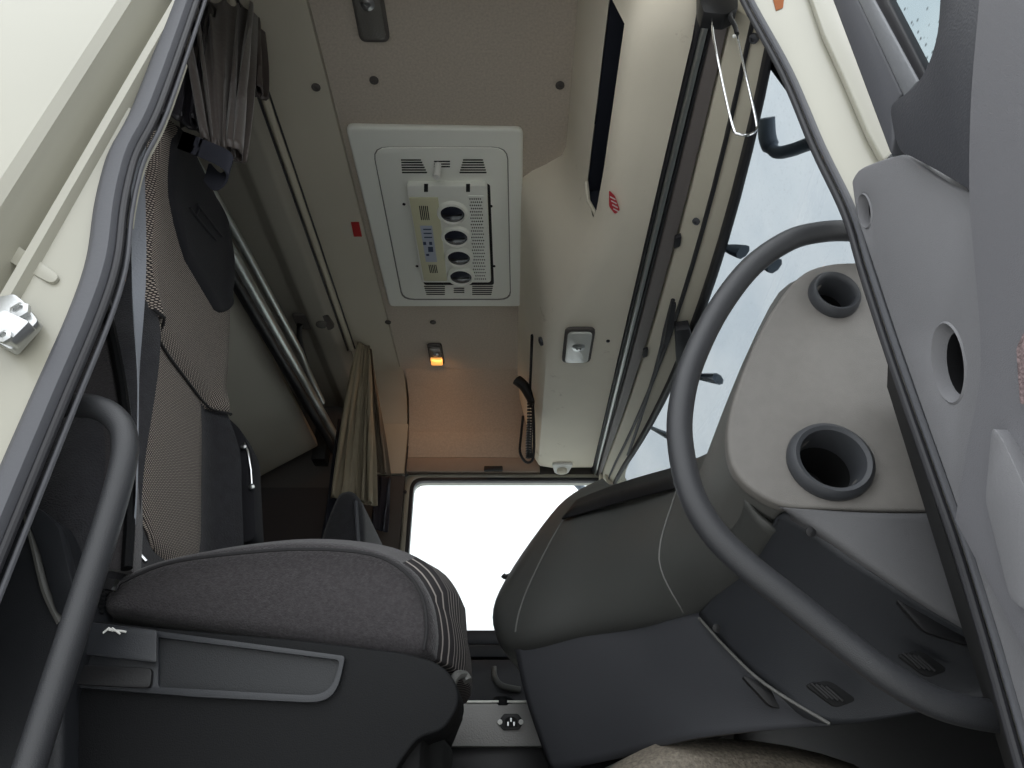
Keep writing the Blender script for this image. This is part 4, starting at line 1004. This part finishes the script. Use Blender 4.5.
g = MB(); g.tube(crom([Q(523, 416), Q(521, 436), Q(520, 452), Q(526, 462), Q(533, 458), Q(534, 430), Q(533, 405)], 4), .005, 6); g.build('cord_loop', M_black, mc)
g = MB(); g.tube([Q(533, 392, 2.58), Q(532, 408, 2.58)], .005, 6); g.build('tie_clip', M_chrome, mc)

# ------------------------------------------------------------------ open near door
al = math.radians(7); dd = Vector((math.sin(al), -math.cos(al), 0)); dn = Vector((-math.cos(al), -math.sin(al), 0)); dp = Vector((.425, .645, CZ))
dr = thing('door_1', None, None, dp); struct(dr, 'open near door seen along its inner face')
def T(a, b, o=0.0): return hit(a, b, dp + dn * o, dn)
def dpt(s, h, o=0.0): p = dp + dd * s + dn * o; return Vector((p.x, p.y, h + CZ))
def dplate(pts, o, th, name, m, r=.0, bevel=.004, extra=(), holes=(), parent=None, n=4):
    base = [T(a, b, o) for a, b in pts] + [dpt(s, h, o) for s, h in extra]
    base = rpoly(base, r, n) if r else base
    g = MB(); g.plate(base, [[p for p in h] for h in holes], dn * -th); return g.build(name, m, parent or dr, bevel=bevel, ang=45)
def dell(cx, cy, rx, ry, o, n=28, tilt=0.0):
    return [T(cx + rx * math.cos(2 * PI * k / n) * math.cos(tilt) - ry * math.sin(2 * PI * k / n) * math.sin(tilt), cy + ry * math.sin(2 * PI * k / n) * math.cos(tilt) + rx * math.cos(2 * PI * k / n) * math.sin(tilt), o) for k in range(n)]
top = [T(a, b) for a, b in [(851, 182), (858, 170), (872, 163), (890, 157), (906, 155), (925, 168), (950, 184), (985, 196)]]
outer = crom(top, 3) + [dpt(.88, .66), dpt(.88, -.45)] + [T(a, b) for a, b in [(1062, 860), (1030, 750), (1000, 645), (970, 547), (950, 490), (919, 403), (896, 337), (874, 270), (856, 217)]]
hA = dell(865, 211, 6.5, 17, 0, tilt=-.12); hB = dell(949, 363, 16, 40, 0, tilt=-.12)
g = MB(); g.plate(outer, [hA, hB], dn * -.02); card = g.build('door_card', M_doorcard, dr, bevel=.004, seg=3, ang=45)
for hh in (hA, hB):
    cc = sum(hh, Vector()) / len(hh)
    inner = [cc + (p - cc) * .80 - dn * .012 for p in hh]; deep = [cc + (p - cc) * .72 - dn * .05 for p in hh]; end = [cc + (p - cc) * .02 - dn * .052 for p in hh]
    outr = [cc + (p - cc) * 1.0 + dn * .0015 for p in hh]; o2 = [cc + (p - cc) * 1.08 - dn * .001 for p in hh]
    g = MB(); g.loft([o2, outr, inner], caps=False); ob = g.build('duct_cup', M_doorcard, dr, ang=60)
    g = MB(); g.loft([inner, deep, end], caps=False); g.build('cup_throat', M_black, ob, ang=60)
# door shell behind the card
g = MB(); g.prism([dpt(0, .64, -.062), dpt(.90, .64, -.062), dpt(.90, -.47, -.062), dpt(0, -.47, -.062)], dn * -.03); g.build('outer_skin', M_paint, dr, bevel=.003)
# raised inner panel
rp = [(983, -60), (979, 0), (971, 94), (969, 187), (974, 262), (980, 337), (978, 390), (966, 450), (955, 520)]
base = crom([T(a, b, .018) for a, b in rp], 3)
T0 = [p for p in base] + [dpt(.16, -.45, .018), dpt(.88, -.45, .018), dpt(.88, 1.25, .018), dpt(.30, 1.25, .018)]
g = MB(); g.plate(T0, [], dn * -.035); g.build('inner_panel', mat('inner_panel_plastic', (108, 108, 112), .5, bump=.25, bscale=900), dr, bevel=.008, seg=3)
dplate([(992, 425), (1003, 440), (1030, 500), (1040, 620), (1010, 600), (985, 500)], .030, .014, 'armrest', M_doorcard, r=.008, bevel=.004)
dplate([(1016, 348), (1030, 320), (1040, 400), (1020, 405)], .022, .008, 'speaker_grille', M_speak, r=.004, bevel=.002)
# window frame pieces of the door
fr1 = dplate([(800, -60), (842, -50), (858, 0), (902, 94), (892, 107), (894, 140), (890, 155), (832, 0)], .004, .02, 'frame_seal', M_seal, bevel=.003)
dplate([(838, -46), (868, -46), (874, 0), (918, 81), (904, 98), (858, 0)], .006, .012, 'glass_channel', M_channel, bevel=.002)
dplate([(866, -46), (880, -46), (888, 0), (927, 76), (919, 84), (874, 0)], .004, .012, 'glass_seal', M_sealdk, bevel=.002)
g = MB(); g.prism([T(860, -60, -.006), T(990, -60, -.006), T(960, 100, -.006), T(915, 90, -.006)], dn * -.004); g.build('window_glass', M_glassdoor, dr)
mt = [(944, -70), (940, 0), (937, 34), (929, 62), (918, 82), (905, 94), (891, 106), (893, 128), (900, 150), (912, 157), (940, 172), (972, 192), (990, 190), (996, -70)]
g = MB(); g.plate(crom([T(a, b, .016) for a, b in mt[:12]], 3) + [T(a, b, .016) for a, b in mt[12:]], [], dn * -.035); lab(g.build('mirror_cover', M_doordk, dr, bevel=.006, seg=3), 'dark triangular cover at the window corner')
